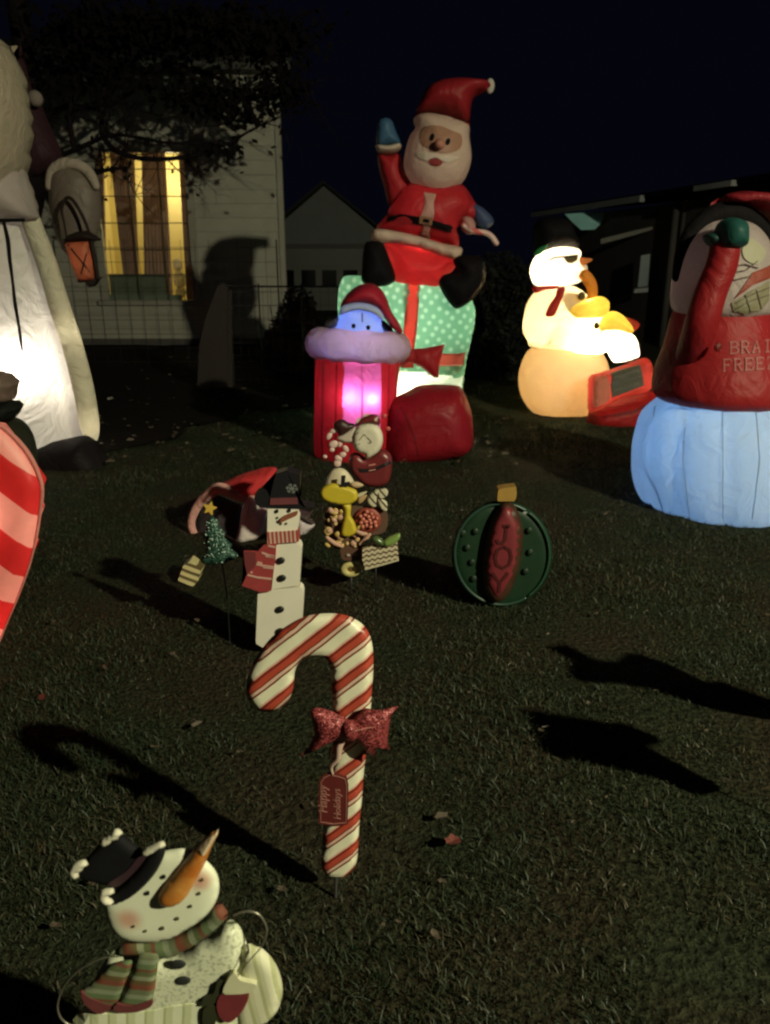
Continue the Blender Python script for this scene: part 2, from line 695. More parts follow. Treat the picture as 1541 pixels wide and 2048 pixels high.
def build_grass():
    n = 360000
    # more blades near the viewer, thinning with distance
    y = 0.35 + (rng.random(n) ** 1.7) * 12.0
    halfw = 0.25 + y * 0.56 + 0.35
    x = (rng.random(n) * 2 - 1) * halfw
    xy = np.stack([x, y], 1)
    nb = inside(xy, BED)
    idx = np.nonzero(nb)[0]
    nb[idx] = seg_dist(xy[idx], BED) > 0.75 * rng.random(len(idx)) ** 2
    clump = np.array([mnoise.noise(Vector((a * 1.3, b * 1.3, 9.0))) + 0.6 * mnoise.noise(Vector((a * 5.0, b * 5.0, 2.0))) for a, b in zip(x, y)])
    worn = np.array([mnoise.noise(Vector((a * 0.75, b * 0.75, 31.0))) + 0.5 * mnoise.noise(Vector((a * 2.3, b * 2.3, 5.0))) for a, b in zip(x, y)])
    keep = (~nb) & (clump * 1.2 + 0.9 * worn + rng.random(n) * 1.0 > 0.16)
    x, y, clump = x[keep], y[keep], clump[keep]
    n = len(x)
    z = np.array([ground_h(a, b) for a, b in zip(x, y)])
    h = (0.006 + 0.015 * rng.random(n) ** 1.4) * (1 + 0.9 * np.clip(clump + 0.4 * worn[keep], -0.6, 0.9)) * (1 + 0.02 * y)
    wd = (0.0008 + 0.0009 * rng.random(n)) * (1 + 0.16 * y)
    a = rng.random(n) * 2 * np.pi
    lean = rng.normal(0, 1.1, n)
    b = rng.random(n) * 2 * np.pi
    dx, dy = np.cos(a) * wd, np.sin(a) * wd
    lx, ly = np.cos(b) * lean * h, np.sin(b) * lean * h
    V = np.zeros((n, 5, 3), np.float32)
    V[:, 0] = np.stack([x - dx, y - dy, z - 0.004], 1)
    V[:, 1] = np.stack([x + dx, y + dy, z - 0.004], 1)
    V[:, 2] = np.stack([x + dx * 0.8 + lx * 0.4, y + dy * 0.8 + ly * 0.4, z + h * 0.6], 1)
    V[:, 3] = np.stack([x - dx * 0.8 + lx * 0.4, y - dy * 0.8 + ly * 0.4, z + h * 0.6], 1)
    V[:, 4] = np.stack([x + lx, y + ly, z + h * 0.95], 1)
    base = (np.arange(n) * 5)[:, None]
    me = bpy.data.meshes.new("grass")
    me.vertices.add(n * 5)
    me.vertices.foreach_set("co", V.ravel())
    quads = base + np.array([[0, 1, 2, 3]])
    tris = base + np.array([[3, 2, 4]])
    loops = np.concatenate([quads.ravel(), tris.ravel()]).astype(np.int32)
    me.loops.add(len(loops))
    me.loops.foreach_set("vertex_index", loops)
    me.polygons.add(2 * n)
    st = np.concatenate([np.arange(n) * 4, n * 4 + np.arange(n) * 3]).astype(np.int32)
    me.polygons.foreach_set("loop_start", st)
    me.update(calc_edges=True)
    me.validate()
    m, nt, p, out = mat_base("grass_blade")
    geo = N(nt, 'ShaderNodeNewGeometry')
    tc = N(nt, 'ShaderNodeTexCoord')
    no = N(nt, 'ShaderNodeTexNoise'); no.inputs['Scale'].default_value = 2.1; no.inputs['Detail'].default_value = 5; no.inputs['Roughness'].default_value = 0.65
    nt.links.new(tc.outputs['Object'], no.inputs['Vector'])
    ad = N(nt, 'ShaderNodeMath', operation='ADD')
    mu = N(nt, 'ShaderNodeMath', operation='MULTIPLY'); mu.inputs[1].default_value = 0.42
    nt.links.new(geo.outputs['Random Per Island'], mu.inputs[0])
    nt.links.new(mu.outputs[0], ad.inputs[0]); nt.links.new(no.outputs['Fac'], ad.inputs[1])
    cr = N(nt, 'ShaderNodeValToRGB')
    e = cr.color_ramp.elements
    e[0].position = 0.35; e[0].color = (0.012, 0.025, 0.012, 1)
    e[1].position = 1.02; e[1].color = (0.062, 0.047, 0.026, 1)
    k = e.new(0.62); k.color = (0.017, 0.031, 0.015, 1)
    k = e.new(0.82); k.color = (0.036, 0.039, 0.018, 1)
    nt.links.new(ad.outputs[0], cr.inputs[0])
    nt.links.new(cr.outputs[0], p.inputs['Base Color'])
    p.inputs['Roughness'].default_value = 0.55
    p.inputs['Specular IOR Level'].default_value = 0.3
    o = link("grass", me, m, None, False, kind='stuff', label="short patchy winter grass of the lawn")
build_grass()

def leaf_mesh(s, bend, seed):
    r = random.Random(seed)
    bm = bmesh.new()
    ring = []
    for i in range(10):
        t = 2 * math.pi * i / 10
        rad = s * (0.75 + 0.3 * (i % 2) * r.random() + 0.15 * r.random())
        x, y = rad * math.cos(t), 0.62 * rad * math.sin(t)
        ring.append(bm.verts.new((x, y, bend * (x * x * 9 + abs(y) * 1.4 * r.random()))))
    c = bm.verts.new((0, 0, 0))
    for i in range(10):
        bm.faces.new((ring[i], ring[(i + 1) % 10], c))
    return from_bm(bm, "fallen_leaf")

def build_leaves():
    mats = [paint("leaf_tan", (0.075, 0.055, 0.036), 0.7, 30, 0.4), paint("leaf_red", (0.12, 0.03, 0.02), 0.6, 30, 0.4), paint("leaf_pale", (0.26, 0.24, 0.20), 0.6, 30, 0.3)]
    spots = [((905, 1700), 1, 0.030, "dark red fallen leaf on the bare lawn beyond the candy cane's stake"),
             ((88, 1415), 1, 0.024, "rusty red fallen leaf lying above the candy cane's long shadow"),
             ((1093, 1470), 2, 0.016, "small pale curled leaf at the tip of the lower out-of-frame sign shadow"),
             ((1215, 1038), 0, 0.035, "tan fallen leaf in the grass beside the blue glowing snowman"),
             ((925, 1030), 2, 0.022, "pale leaf lying beside the round green ornament")]
    for i, (p, k, s, lab) in enumerate(spots):
        q = gnd(*p)
        o = link("fallen_leaf", leaf_mesh(s, 0.5, i), mats[k], None, False, label=lab)
        o['category'] = 'leaf'; o['group'] = 'fallen leaves on the lawn'
        o.location = (q.x, q.y, ground_h(q.x, q.y) + 0.034)
        o.rotation_euler = (random.uniform(-.4, .4), random.uniform(-.4, .4), random.uniform(0, 6))
    tmpl = [leaf_mesh(0.03, 0.6, 40 + i) for i in range(5)]
    bm = bmesh.new()
    for i in range(330):
        if i < 260:
            u, v = random.uniform(100, 1060), random.uniform(705, 940)
        else:
            u, v = random.uniform(0, 1541), random.uniform(900, 1900)
        q = gnd(u, v)
        f0 = len(bm.verts)
        bm.from_mesh(random.choice(tmpl))
        bm.verts.ensure_lookup_table()
        s = random.uniform(0.4, 1.5) * (1.0 if i < 260 else 0.5)
        M = Matrix.Translation((q.x, q.y, ground_h(q.x, q.y) + (0.045 if i < 260 else 0.03))) @ Matrix.Rotation(random.uniform(0, 6), 4, 'Z') @ Matrix.Rotation(random.uniform(-.5, .5), 4, 'X') @ Matrix.Scale(s, 4)
        mi = random.choice((0, 0, 0, 0, 0, 0, 0, 1, 2)) if i < 260 else 0
        mi = 0 if mi == 1 else mi
        for vv in bm.verts[f0:]:
            vv.co = M @ vv.co
        bm.faces.ensure_lookup_table()
        for f in bm.faces[-10:]:
            f.material_index = mi
    me = from_bm(bm, "leaf_litter")
    for m in mats:
        me.materials.append(m)
    o = bpy.data.objects.new("leaf_litter", me)
    col.objects.link(o)
    o['kind'] = 'stuff'
    o['label'] = 'scattered dead leaf litter over the bed and lawn'
build_leaves()

# ================================================================== STREET LAMP (behind the viewer, throws the long shadows)
t = thing("street_lamp", "street lamp out of frame that lights the yard", "street lamp", (6.2, -2.6, 0))
tube("pole", [(6.2, -2.6, 0), (6.2, -2.6, 4.7)], [0.07, 0.045], grey_metal, t, smooth_path=False)
tube("arm", [(6.2, -2.6, 4.6), (5.7, -2.36, 4.78), (5.0, -2.05, 4.72)], 0.03, grey_metal, t)
blob_bm = bmesh.new()
bmesh.ops.create_uvsphere(blob_bm, u_segments=20, v_segments=10, radius=1)
blob_bm.transform(Matrix.Translation((4.9, -2.0, 4.66)) @ Matrix.Diagonal((0.3, 0.2, 0.10, 1)))
link("lamp_head", from_bm(blob_bm, "lamp_head"), grey_metal, t)
bulb(t, LAMP, LAMP_W, LAMP_C, 0.08)

# ================================================================== HOUSE (left)
HY = 14.7
def build_house():
    xl = at(-420, 500, HY).x
    xr = at(571, 500, HY).x
    zt = at(300, 150, HY).z
    t = thing("house", "pale house with lap siding and a curtained lit window", "house", (xr, HY, 0))
    side = paint("siding_cream", (0.36, 0.345, 0.295), 0.6, 3, 0.16, 0.05)
    trimm = paint("trim_cream", (0.30, 0.285, 0.24), 0.5, 3, 0.15)
    found = paint("foundation_grey", (0.09, 0.085, 0.08), 0.9, 6, 0.3, 0.3)
    zf = at(300, 690, HY).z + 0.12
    box("foundation", (xl, HY - 0.02, -0.2), (xr - 0.03, HY + 0.06, max(zf, 0.12)), found, t)
    # window opening
    wl, wr_ = at(203, 450, HY).x, at(378, 450, HY).x
    wt, wb = at(290, 305, HY).z, at(290, 600, HY).z
    fw = 0.13
    course = 0.235
    z = max(zf, 0.12)
    cache = {}
    def board(x0, x1, zz):
        L = round(x1 - x0, 3)
        if L not in cache:
            bm = bmesh.new()
            pr = [(0.045, 0), (0.0, 0.0), (0.03, course * 1.02), (0.045, course * 1.02)]
            a = [bm.verts.new((0, y, q)) for y, q in pr]
            b = [bm.verts.new((L, y, q)) for y, q in pr]
            for i in range(4):
                bm.faces.new((a[i], a[(i + 1) % 4], b[(i + 1) % 4], b[i]))
            bm.faces.new(a); bm.faces.new(b)
            me = from_bm(bm, "siding_board")
            me.materials.append(side)
            cache[L] = me
        o = bpy.data.objects.new("siding_board", cache[L])
        col.objects.link(o)
        o.parent = t
        o.location = Vector((x0, HY, zz)) - t.location
    while z < zt:
        if z + course > wb - fw and z < wt + fw:
            board(xl, wl - fw, z)
            board(wr_ + fw, xr - 0.10, z)
        else:
            board(xl, xr - 0.10, z)
        z += course
    box("corner_trim", (xr - 0.10, HY - 0.03, 0), (xr, HY + 0.10, zt), trimm, t, bev=0.006)
    # eave and roof
    dk = paint("shingle_dark", (0.02, 0.018, 0.018), 0.9, 20, 0.4, 0.5)
    box("fascia", (xl, HY - 0.42, zt), (xr + 0.25, HY - 0.39, zt + 0.18), paint("fascia_dark", (0.05, 0.05, 0.045), 0.6), t)
    box("soffit", (xl, HY - 0.39, zt + 0.02), (xr + 0.25, HY + 0.05, zt + 0.05), paint("soffit_dark", (0.06, 0.06, 0.05), 0.6), t)
    bm = bmesh.new()
    a = [(xl, HY - 0.45, zt + 0.18), (xr + 0.28, HY - 0.45, zt + 0.18), (xr - 0.25, HY + 4, zt + 1.5), (xl, HY + 4, zt + 1.5)]
    up = [bm.verts.new(p) for p in a]
    dn = [bm.verts.new((p[0], p[1], p[2] - 0.06)) for p in a]
    bm.faces.new(up); bm.faces.new(dn[::-1])
    for i in range(4):
        bm.faces.new((up[i], dn[i], dn[(i + 1) % 4], up[(i + 1) % 4]))
    link("roof", from_bm(bm, "roof"), dk, t, False)
    w = box("window_head", (wl - fw, HY - 0.03, wt), (wr_ + fw, HY + 0.10, wt + fw), trimm, t, bev=0.008)
    w.name = "window"
    for nm, lo, hi in (("frame", (wl - fw, HY - 0.03, wb), (wl, HY + 0.10, wt)), ("frame", (wr_, HY - 0.03, wb), (wr_ + fw, HY + 0.10, wt)),
                       ("sill", (wl - fw - 0.05, HY - 0.09, wb - 0.09), (wr_ + fw + 0.05, HY + 0.10, wb))):
        box(nm, lo, hi, trimm, w, bev=0.008)
    zs0 = max(zf, 0.12)
    zlo = zs0 + math.floor((wb - fw - zs0) / course) * course
    zhi = zs0 + math.ceil((wt + fw - zs0) / course) * course
    box("apron", (wl - fw + 0.001, HY + 0.012, zlo + 0.002), (wr_ + fw - 0.001, HY + 0.048, wb - 0.088), side, w)
    box("header", (wl - fw + 0.001, HY + 0.012, wt + fw + 0.002), (wr_ + fw - 0.001, HY + 0.048, zhi), side, w)
    mun = paint("muntin_dark", (0.06, 0.05, 0.035), 0.5)
    for k in range(1, 6):
        zz = wb + (wt - wb) * k / 5.6
        box("muntin", (wl, HY - 0.004, zz - 0.008), (wr_, HY + 0.012, zz + 0.008), mun, w)
    for fx in (0.36, 0.70):
        xx = wl + (wr_ - wl) * fx
        box("muntin", (xx - 0.012, HY - 0.002, wb), (xx + 0.012, HY + 0.010, wt), mun, w)
    # glass
    gm, nt, p, out = mat_base("window_glass")
    tr = N(nt, 'ShaderNodeBsdfTransparent'); gl = N(nt, 'ShaderNodeBsdfGlossy'); gl.inputs['Roughness'].default_value = 0.05
    mx = N(nt, 'ShaderNodeMixShader'); mx.inputs[0].default_value = 0.06
    nt.links.new(tr.outputs[0], mx.inputs[1]); nt.links.new(gl.outputs[0], mx.inputs[2]); nt.links.new(mx.outputs[0], out.inputs['Surface'])
    box("pane", (wl, HY + 0.014, wb), (wr_, HY + 0.018, wt), gm, w)
    # the lit room: five inner faces
    warm = paint("room_wall", (0.74, 0.66, 0.34), 0.8, 2, 0.10)
    D = 1.6
    def prism(name, xa, xb, za, zb):
        def bx(x, y):          # the right flank runs back at an angle, so it is turned from the viewer
            return x if x < xr - 0.03 else x * (y / HY) - 0.02
        bm = bmesh.new()
        lo = [bm.verts.new((bx(x, y), y, za)) for x, y in ((xa, HY + 0.05), (xb, HY + 0.05), (xb, HY + 8), (xa, HY + 8))]
        hi = [bm.verts.new((v.co.x, v.co.y, zb)) for v in lo]
        bm.faces.new(lo[::-1]); bm.faces.new(hi)
        for i in range(4):
            bm.faces.new((lo[i], lo[(i + 1) % 4], hi[(i + 1) % 4], hi[i]))
        link(name, from_bm(bm, name), side, t, False)
    prism("wall", xl, wl - 0.46, -0.2, zt)
    prism("wall", wr_ + 0.46, xr - 0.02, -0.2, zt)
    prism("wall", wl - 0.455, wr_ + 0.455, -0.2, wb - 0.42)
    prism("wall", wl - 0.455, wr_ + 0.455, wt + 0.27, zt)
    x0, x1, z0, z1 = wl - 0.35, wr_ + 0.35, wb - 0.35, wt + 0.2
    for nm, lo, hi in (("room_wall", (x0, HY + D, z0), (x1, HY + D + 0.05, z1)), ("room_wall", (x0 - 0.05, HY + 0.06, z0), (x0, HY + D, z1)),
                       ("room_wall", (x1, HY + 0.06, z0), (x1 + 0.05, HY + D, z1)), ("room_ceiling", (x0, HY + 0.06, z1), (x1, HY + D, z1 + 0.05)),
                       ("room_floor", (x0, HY + 0.06, z0 - 0.05), (x1, HY + D, z0))):
        box(nm, lo, hi, warm, t)
    bulb(t, ((x0 + x1) / 2 + 0.2, HY + 0.95, wt - 0.35), 36, (1.0, 0.84, 0.46), 0.12)
    # curtains: three drapes with gaps between
    cur = fabric("curtain_brown", (0.34, 0.235, 0.195), 0.10, 0.9, 0.2)
    def drape_(ut0, ut1, ub0, ub1, yy, mat=cur, vt=305, vb=600, name="curtain"):
        bm = bmesh.new()
        cols_ = 40
        rows = 6
        g = []
        for j in range(rows + 1):
            f = j / rows
            r = []
            for i in range(cols_ + 1):
                s = i / cols_
                a = at(ut0 + (ut1 - ut0) * s, vt, HY + yy)
                b = at(ub0 + (ub1 - ub0) * s, vb, HY + yy)
                q = a.lerp(b, f)
                r.append(bm.verts.new((q.x, HY + yy + 0.035 * math.sin(i * 1.15 + 0.3 * math.sin(i)), q.z)))
            g.append(r)
        for j in range(rows):
            for i in range(cols_):
                bm.faces.new((g[j][i], g[j][i + 1], g[j + 1][i + 1], g[j + 1][i]))
        link(name, from_bm(bm, name), mat, w)
    drape_(190, 207, 190, 214, 0.10)
    drape_(219, 268, 252, 280, 0.12)
    drape_(283, 330, 290, 346, 0.11)
    drape_(357, 392, 374, 392, 0.12)
    # green seat back and pale figures on the inner sill
    box("green_cushion", tuple(at(222, 592, HY + 0.07)), tuple(at(330, 548, HY + 0.09)), paint("cushion_green", (0.13, 0.16, 0.11), 0.8, 8, 0.25), w, bev=0.008)
    box("green_rail", (wl, HY + 0.02, wb), (wl + (wr_ - wl) * 0.85, HY + 0.055, wb + 0.09), paint("rail_green", (0.16, 0.20, 0.15), 0.7, 8, 0.2), w, bev=0.006)
    pf = fabric("figure_white", (0.78, 0.74, 0.66), 0.6)
    for c, ru, rv in (((355, 530), 9, 13), ((360, 560), 13, 17), ((362, 585), 11, 12)):
        blob("figurine", c, HY + 0.06, ru, rv, pf, w, rd=4, segs=14)
    return t
house = build_house()

# ================================================================== GARAGE (far, between house and Santa)
def build_garage():
    Y = 26.0
    xl, xr = at(560, 500, Y).x, at(775, 500, Y).x
    ze = at(575, 478, Y).z
    pk = at(648, 372, Y)
    base = Vector(((xl + xr) / 2, Y, 0))
    t = thing("garage", "dark grey gabled garage seen far behind between pale house and seated Santa", "garage", base)
    wm = paint("garage_siding", (0.15, 0.16, 0.165), 0.7, 2, 0.2)
    xl = pk.x - (xr - pk.x)
    bm = bmesh.new()
    pr = [(xl, -0.2), (xr, -0.2), (xr, ze), (pk.x, pk.z), (xl, ze)]
    a = [bm.verts.new((x, Y, z)) for x, z in pr]
    b = [bm.verts.new((x, Y + 7, z)) for x, z in pr]
    bm.faces.new(a); bm.faces.new(b[::-1])
    for i in range(5):
        bm.faces.new((a[i], a[(i + 1) % 5], b[(i + 1) % 5], b[i]))
    link("wall", from_bm(bm, "wall"), wm, t, False)
    rm = paint("garage_shingle", (0.02, 0.02, 0.022), 0.9, 14, 0.4, 0.4)
    for sx in (-1, 1):
        bm = bmesh.new()
        e = Vector((pk.x + sx * (xr - pk.x + 0.35), 0, ze - 0.16))
        r = Vector((pk.x, 0, pk.z + 0.05))
        ps = [(r.x, Y - 0.3, r.z), (e.x, Y - 0.3, e.z), (e.x, Y + 7.2, e.z), (r.x, Y + 7.2, r.z)]
        u_ = [bm.verts.new((p[0], p[1], p[2] + 0.10)) for p in ps]
        d_ = [bm.verts.new(p) for p in ps]
        bm.faces.new(u_); bm.faces.new(d_[::-1])
        for i in range(4):
            bm.faces.new((u_[i], d_[i], d_[(i + 1) % 4], u_[(i + 1) % 4]))
        link("roof", from_bm(bm, "roof"), rm, t, False)
    dm = paint("garage_door_grey", (0.11, 0.115, 0.11), 0.5, 2, 0.12)
    x0, x1 = at(566, 500, Y).x, at(724, 500, Y).x
    ztop = at(600, 497, Y).z
    zbot = -0.1
    door = box("lintel", (x0 - 0.1, Y - 0.05, ztop), (x1 + 0.1, Y + 0.02, ztop + 0.14), paint("lintel_dark", (0.06, 0.06, 0.055), 0.6), t)
    door.name = "garage_door"
    hrow = at(600, 540, Y).z, at(600, 571, Y).z
    rows = [(ztop, hrow[0] + 0.08), (hrow[0] + 0.08, hrow[1] - 0.08), (hrow[1] - 0.08, (hrow[1] + zbot) / 2 - 0.04), ((hrow[1] + zbot) / 2 - 0.04, zbot)]
    for a_, b_ in rows:
        box("door_panel", (x0, Y - 0.04, b_ + 0.012), (x1, Y + 0.01, a_ - 0.012), dm, door, bev=0.01)
    gl = paint("dark_glass", (0.004, 0.004, 0.005), 0.12)
    for u0, u1 in ((574, 589), (604, 632), (645, 674), (687, 716)):
        box("door_window", (at(u0, 555, Y).x, Y - 0.055, hrow[1]), (at(u1, 555, Y).x, Y - 0.035, hrow[0]), gl, door)
build_garage()

# ================================================================== HOUSE (right)
def build_right_house():
    t = thing("house", "low dark house with pale roof edge behind the sunglasses snowman", "house", tuple(at(1200, 640, 17).xy) + (0,))
    zf = 2.57
    A, B = at(1078, 431, 20), at(1480, 372, 12.4)
    A.z = B.z = zf
    d = (B - A); d.z = 0; d.normalize()
    nrm = Vector((d.y, -d.x, 0))
    if nrm.y > 0:
        nrm = -nrm
    wall = paint("dark_siding", (0.030, 0.025, 0.024), 0.8, 2, 0.25)
    pale = paint("gutter_pale", (0.20, 0.205, 0.215), 0.5, 1.5, 0.5)
    def slab(name, p, q, z0, z1, out, thick, mat, par=t):
        p, q = Vector(p), Vector(q)
        bm = bmesh.new()
        c = [p + nrm * out, q + nrm * out, q + nrm * (out - thick), p + nrm * (out - thick)]
        lo = [bm.verts.new((v.x, v.y, z0)) for v in c]
        hi = [bm.verts.new((v.x, v.y, z1)) for v in c]
        bm.faces.new(lo[::-1]); bm.faces.new(hi)
        for i in range(4):
            bm.faces.new((lo[i], lo[(i + 1) % 4], hi[(i + 1) % 4], hi[i]))
        return link(name, from_bm(bm, name), mat, par, False)
    E_ = B + d * 6
    slab("wall", A, E_, -0.2, zf - 0.05, -0.45, 5, wall)
    g = slab("gutter", A - d * 0.3, A + (B - A) * 0.64, zf - 0.02, zf + 0.09, 0.08, 0.10, pale)
    slab("gutter", A + (B - A) * 0.86, B - d * 0.1, zf + 0.02, zf + 0.10, 0.08, 0.10, pale)
    # roof
    bm = bmesh.new()
    ps = [A - d * 0.4, E_, E_ - nrm * 5, A - d * 0.4 - nrm * 5]
    zz = [zf + 0.05, zf + 0.05, zf + 0.5, zf + 0.5]
    u_ = [bm.verts.new((p.x, p.y, z + 0.08)) for p, z in zip(ps, zz)]
    d_ = [bm.verts.new((p.x, p.y, z)) for p, z in zip(ps, zz)]
    bm.faces.new(u_); bm.faces.new(d_[::-1])
    for i in range(4):
        bm.faces.new((u_[i], d_[i], d_[(i + 1) % 4], u_[(i + 1) % 4]))
    link("roof", from_bm(bm, "roof"), paint("roof_black", (0.003, 0.003, 0.004), 1.0, 14, 0.4, 0.4, spec=0.0), t, False)
    # porch light glow on the gable, painted as a teal panel under the eave
    teal = paint("teal_glow_paint", (0.24, 0.52, 0.54), 0.7, 3, 0.25)
    Yt = 17.6
    plate("porch_glow", [(1130, 428), (1218, 422), (1203, 446), (1190, 459), (1163, 460), (1146, 445)], Yt, 0.06, teal, t, smooth=False)
    # porch beam and narrow white window
    plate("porch_beam", [(1202, 478), (1202, 488), (1270, 470), (1315, 456), (1315, 451), (1262, 463)], 15.6, 0.1, paint("beam_grey", (0.085, 0.08, 0.07), 0.6, 2, 0.3), t, smooth=False)
    w = plate("window", [(1283, 511), (1301, 508), (1296, 572), (1276, 575)], 15.2, 0.05, paint("window_pale", (0.12, 0.15, 0.16), 0.3, 2, 0.4), t, smooth=False)
    plate("sill", [(1270, 578), (1297, 575), (1296, 584), (1268, 586)], 15.15, 0.10, paint("sill_pale", (0.15, 0.16, 0.18), 0.5), w, smooth=False)
    for uu in (1338, 1356):
        p = at(uu, 560, 14.6)
        tube("porch_post", [(p.x, p.y, 0), (p.x, p.y, zf - 0.06)], 0.06, wall, t, smooth_path=False)
build_right_house()

# ================================================================== FENCE AND POST
def build_fence():
    Y = 9.7
    t = thing("wire_fence", "thin wire mesh fence with dark top rail running behind the boot and Santa", "fence", tuple(at(600, 770, Y).xy) + (0,))
    xr = at(705, 600, Y).x
    xl = at(436, 600, Y).x
    zt = at(600, 573, Y).z
    tube("top_rail", [(xl, Y, zt), (xr, Y, zt)], 0.012, dark_metal, t, 6, smooth_path=False)
    for k in range(3):
        xx = xl + 0.5 + (xr - xl - 0.6) * k / 2
        tube("post", [(xx, Y + 0.02, -0.1), (xx, Y + 0.02, zt + 0.03)], 0.010, dark_metal, t, 8, smooth_path=False)
    bm = bmesh.new()
    def wire(p, q, r=0.0022):
        p, q = Vector(p), Vector(q)
        a = Vector((0, 1, 0)) * r
        b = ((q - p).normalized().cross(Vector((0, 1, 0)))) * r
        c0 = [bm.verts.new(p + s * a + w * b) for s, w in ((1, 1), (1, -1), (-1, -1), (-1, 1))]
        c1 = [bm.verts.new(q + s * a + w * b) for s, w in ((1, 1), (1, -1), (-1, -1), (-1, 1))]
        for i in range(4):
            bm.faces.new((c0[i], c0[(i + 1) % 4], c1[(i + 1) % 4], c1[i]))
    z = 0.1
    while z < zt - 0.02:
        wire((xl, Y - 0.01, z), (xr, Y - 0.01, z)); z += 0.15
    x = xl + 0.05
    while x < xr:
        wire((x, Y - 0.006, 0.02), (x, Y - 0.006, zt)); x += 0.10
    link("wire_mesh", from_bm(bm, "wire_mesh"), black_p, t, False, kind='stuff')
    # second run at the left, in front of the house window
    t2 = thing("wire_fence", "fine wire grid fence in front of the lit house window", "fence", tuple(at(280, 760, 11.5).xy) + (0,))
    Y2 = 11.5
    bm = bmesh.new()
    xl2, xr2, zt2 = at(120, 600, Y2).x, at(560, 600, Y2).x, at(300, 480, Y2).z
    z = 0.1
    while z < zt2:
        wire((xl2, Y2, z), (xr2, Y2, z), 0.003); z += 0.2
    x = xl2
    while x < xr2:
        wire((x, Y2 + 0.004, 0.02), (x, Y2 + 0.004, zt2), 0.0025); x += 0.2
    link("wire_mesh", from_bm(bm, "wire_mesh"), black_p, t2, False, kind='stuff')
    for xx in (xl2, xr2 - 0.02):
        tube("post", [(xx, Y2 + 0.03, -0.1), (xx, Y2 + 0.03, zt2)], 0.010, dark_metal, t2, 8, smooth_path=False)
build_fence()

def build_plank():
    Y = 9.48
    b = gnd(425, 780)
    t = thing("wooden_post", "broad reddish brown wooden post standing in front of the pale house", "post", (b.x, b.y, 0))
    wood = stripes("old_wood", [(0, (0.017, 0.009, 0.008)), (0.3, (0.011, 0.006, 0.0055)), (0.55, (0.020, 0.010, 0.009)), (0.8, (0.009, 0.005, 0.005))], 0.06, 0.05, 0.8, wob=1.2)
    # a slab with uneven, split top
    plate("slab", [(394, 790), (399, 690), (410, 640), (425, 600), (436, 573), (446, 568), (455, 577), (456, 790)], b.y, 0.14, wood, t, smooth=False)
    plate("slab", [(456.6, 790), (457, 585), (462, 580), (464, 690), (466, 790)], b.y + 0.03, 0.10, wood, t, smooth=False)
build_plank()

# ================================================================== PLANTS
def leafy(name_root, label, cat, loc, blobs, n, size, mat, stem_mat, stems, part="foliage"):
    t = thing(name_root, label, cat, loc)
    V, F = [], []
    for (c, r) in blobs:
        k = int(n * r[0] * r[2] / sum(b[1][0] * b[1][2] for b in blobs))
        for _ in range(k):
            d = Vector((random.gauss(0, 1), random.gauss(0, 1), random.gauss(0, 1))).normalized() * (random.random() ** 0.33)
            p = Vector(c) + Vector((d.x * r[0], d.y * r[1], d.z * r[2]))
            s = size * random.uniform(0.5, 1.4)
            a = Vector((random.gauss(0, 1), random.gauss(0, 1), random.gauss(0, 1))).normalized() * s
            b = a.orthogonal().normalized() * s * 0.5
            i = len(V)
            V += [p - a, p + b, p + a, p - b]
            F.append((i, i + 1, i + 2, i + 3))
    me = bpy.data.meshes.new(part)
    me.from_pydata([tuple(v) for v in V], [], F)
    link(part, me, mat, t, False)
    for pts, r in stems:
        tube("stem" if "tree" not in name_root else "branch", pts, r, stem_mat, t, 6)
    return t

bark = paint("bark_dark", (0.010, 0.007, 0.008), 0.95, 12, 0.4, 0.6, spec=0.1)
Yb = 10.8
cb = at(585, 650, Yb)
base = gnd(585, 745)
leafy("bush", "dark reddish brown leafy bush beside the corner of the pale house", "bush", (cb.x, Yb, 0),
      [((cb.x, Yb, 0.42), (0.38, 0.35, 0.42)), ((cb.x + 0.1, Yb, 0.85), (0.26, 0.26, 0.36)), ((cb.x + 0.02, Yb + 0.1, 0.65), (0.36, 0.3, 0.35)), ((cb.x - 0.25, Yb - 0.1, 0.35), (0.22, 0.2, 0.3))],
      2600, 0.045, paint("leaf_maroon", (0.030, 0.011, 0.010), 0.7, 6, 0.5), bark,
      [([(cb.x + dx * 0.2, Yb, 0), (cb.x + dx * 0.7, Yb, 0.5), (cb.x + dx, Yb, 0.95)], [0.015, 0.01, 0.004]) for dx in (-0.3, -0.1, 0.1, 0.28)])
Ys = 10.4
cs = at(1010, 600, Ys)
leafy("bush", "black leafy shrub between the seated Santa and the sunglasses snowman", "bush", (cs.x, Ys, 0),
      [((cs.x, Ys, 0.7), (0.55, 0.4, 0.7)), ((cs.x - 0.1, Ys + 0.1, 1.25), (0.42, 0.35, 0.42)), ((cs.x + 0.25, Ys, 1.0), (0.4, 0.35, 0.5))],
      4200, 0.05, paint("leaf_black_green", (0.0045, 0.0055, 0.0045), 0.5, 6, 0.5), bark,
      [([(cs.x + dx * 0.3, Ys, 0), (cs.x + dx * 0.7, Ys, 0.7), (cs.x + dx, Ys, 1.4)], [0.02, 0.014, 0.005]) for dx in (-0.3, 0.0, 0.3)])

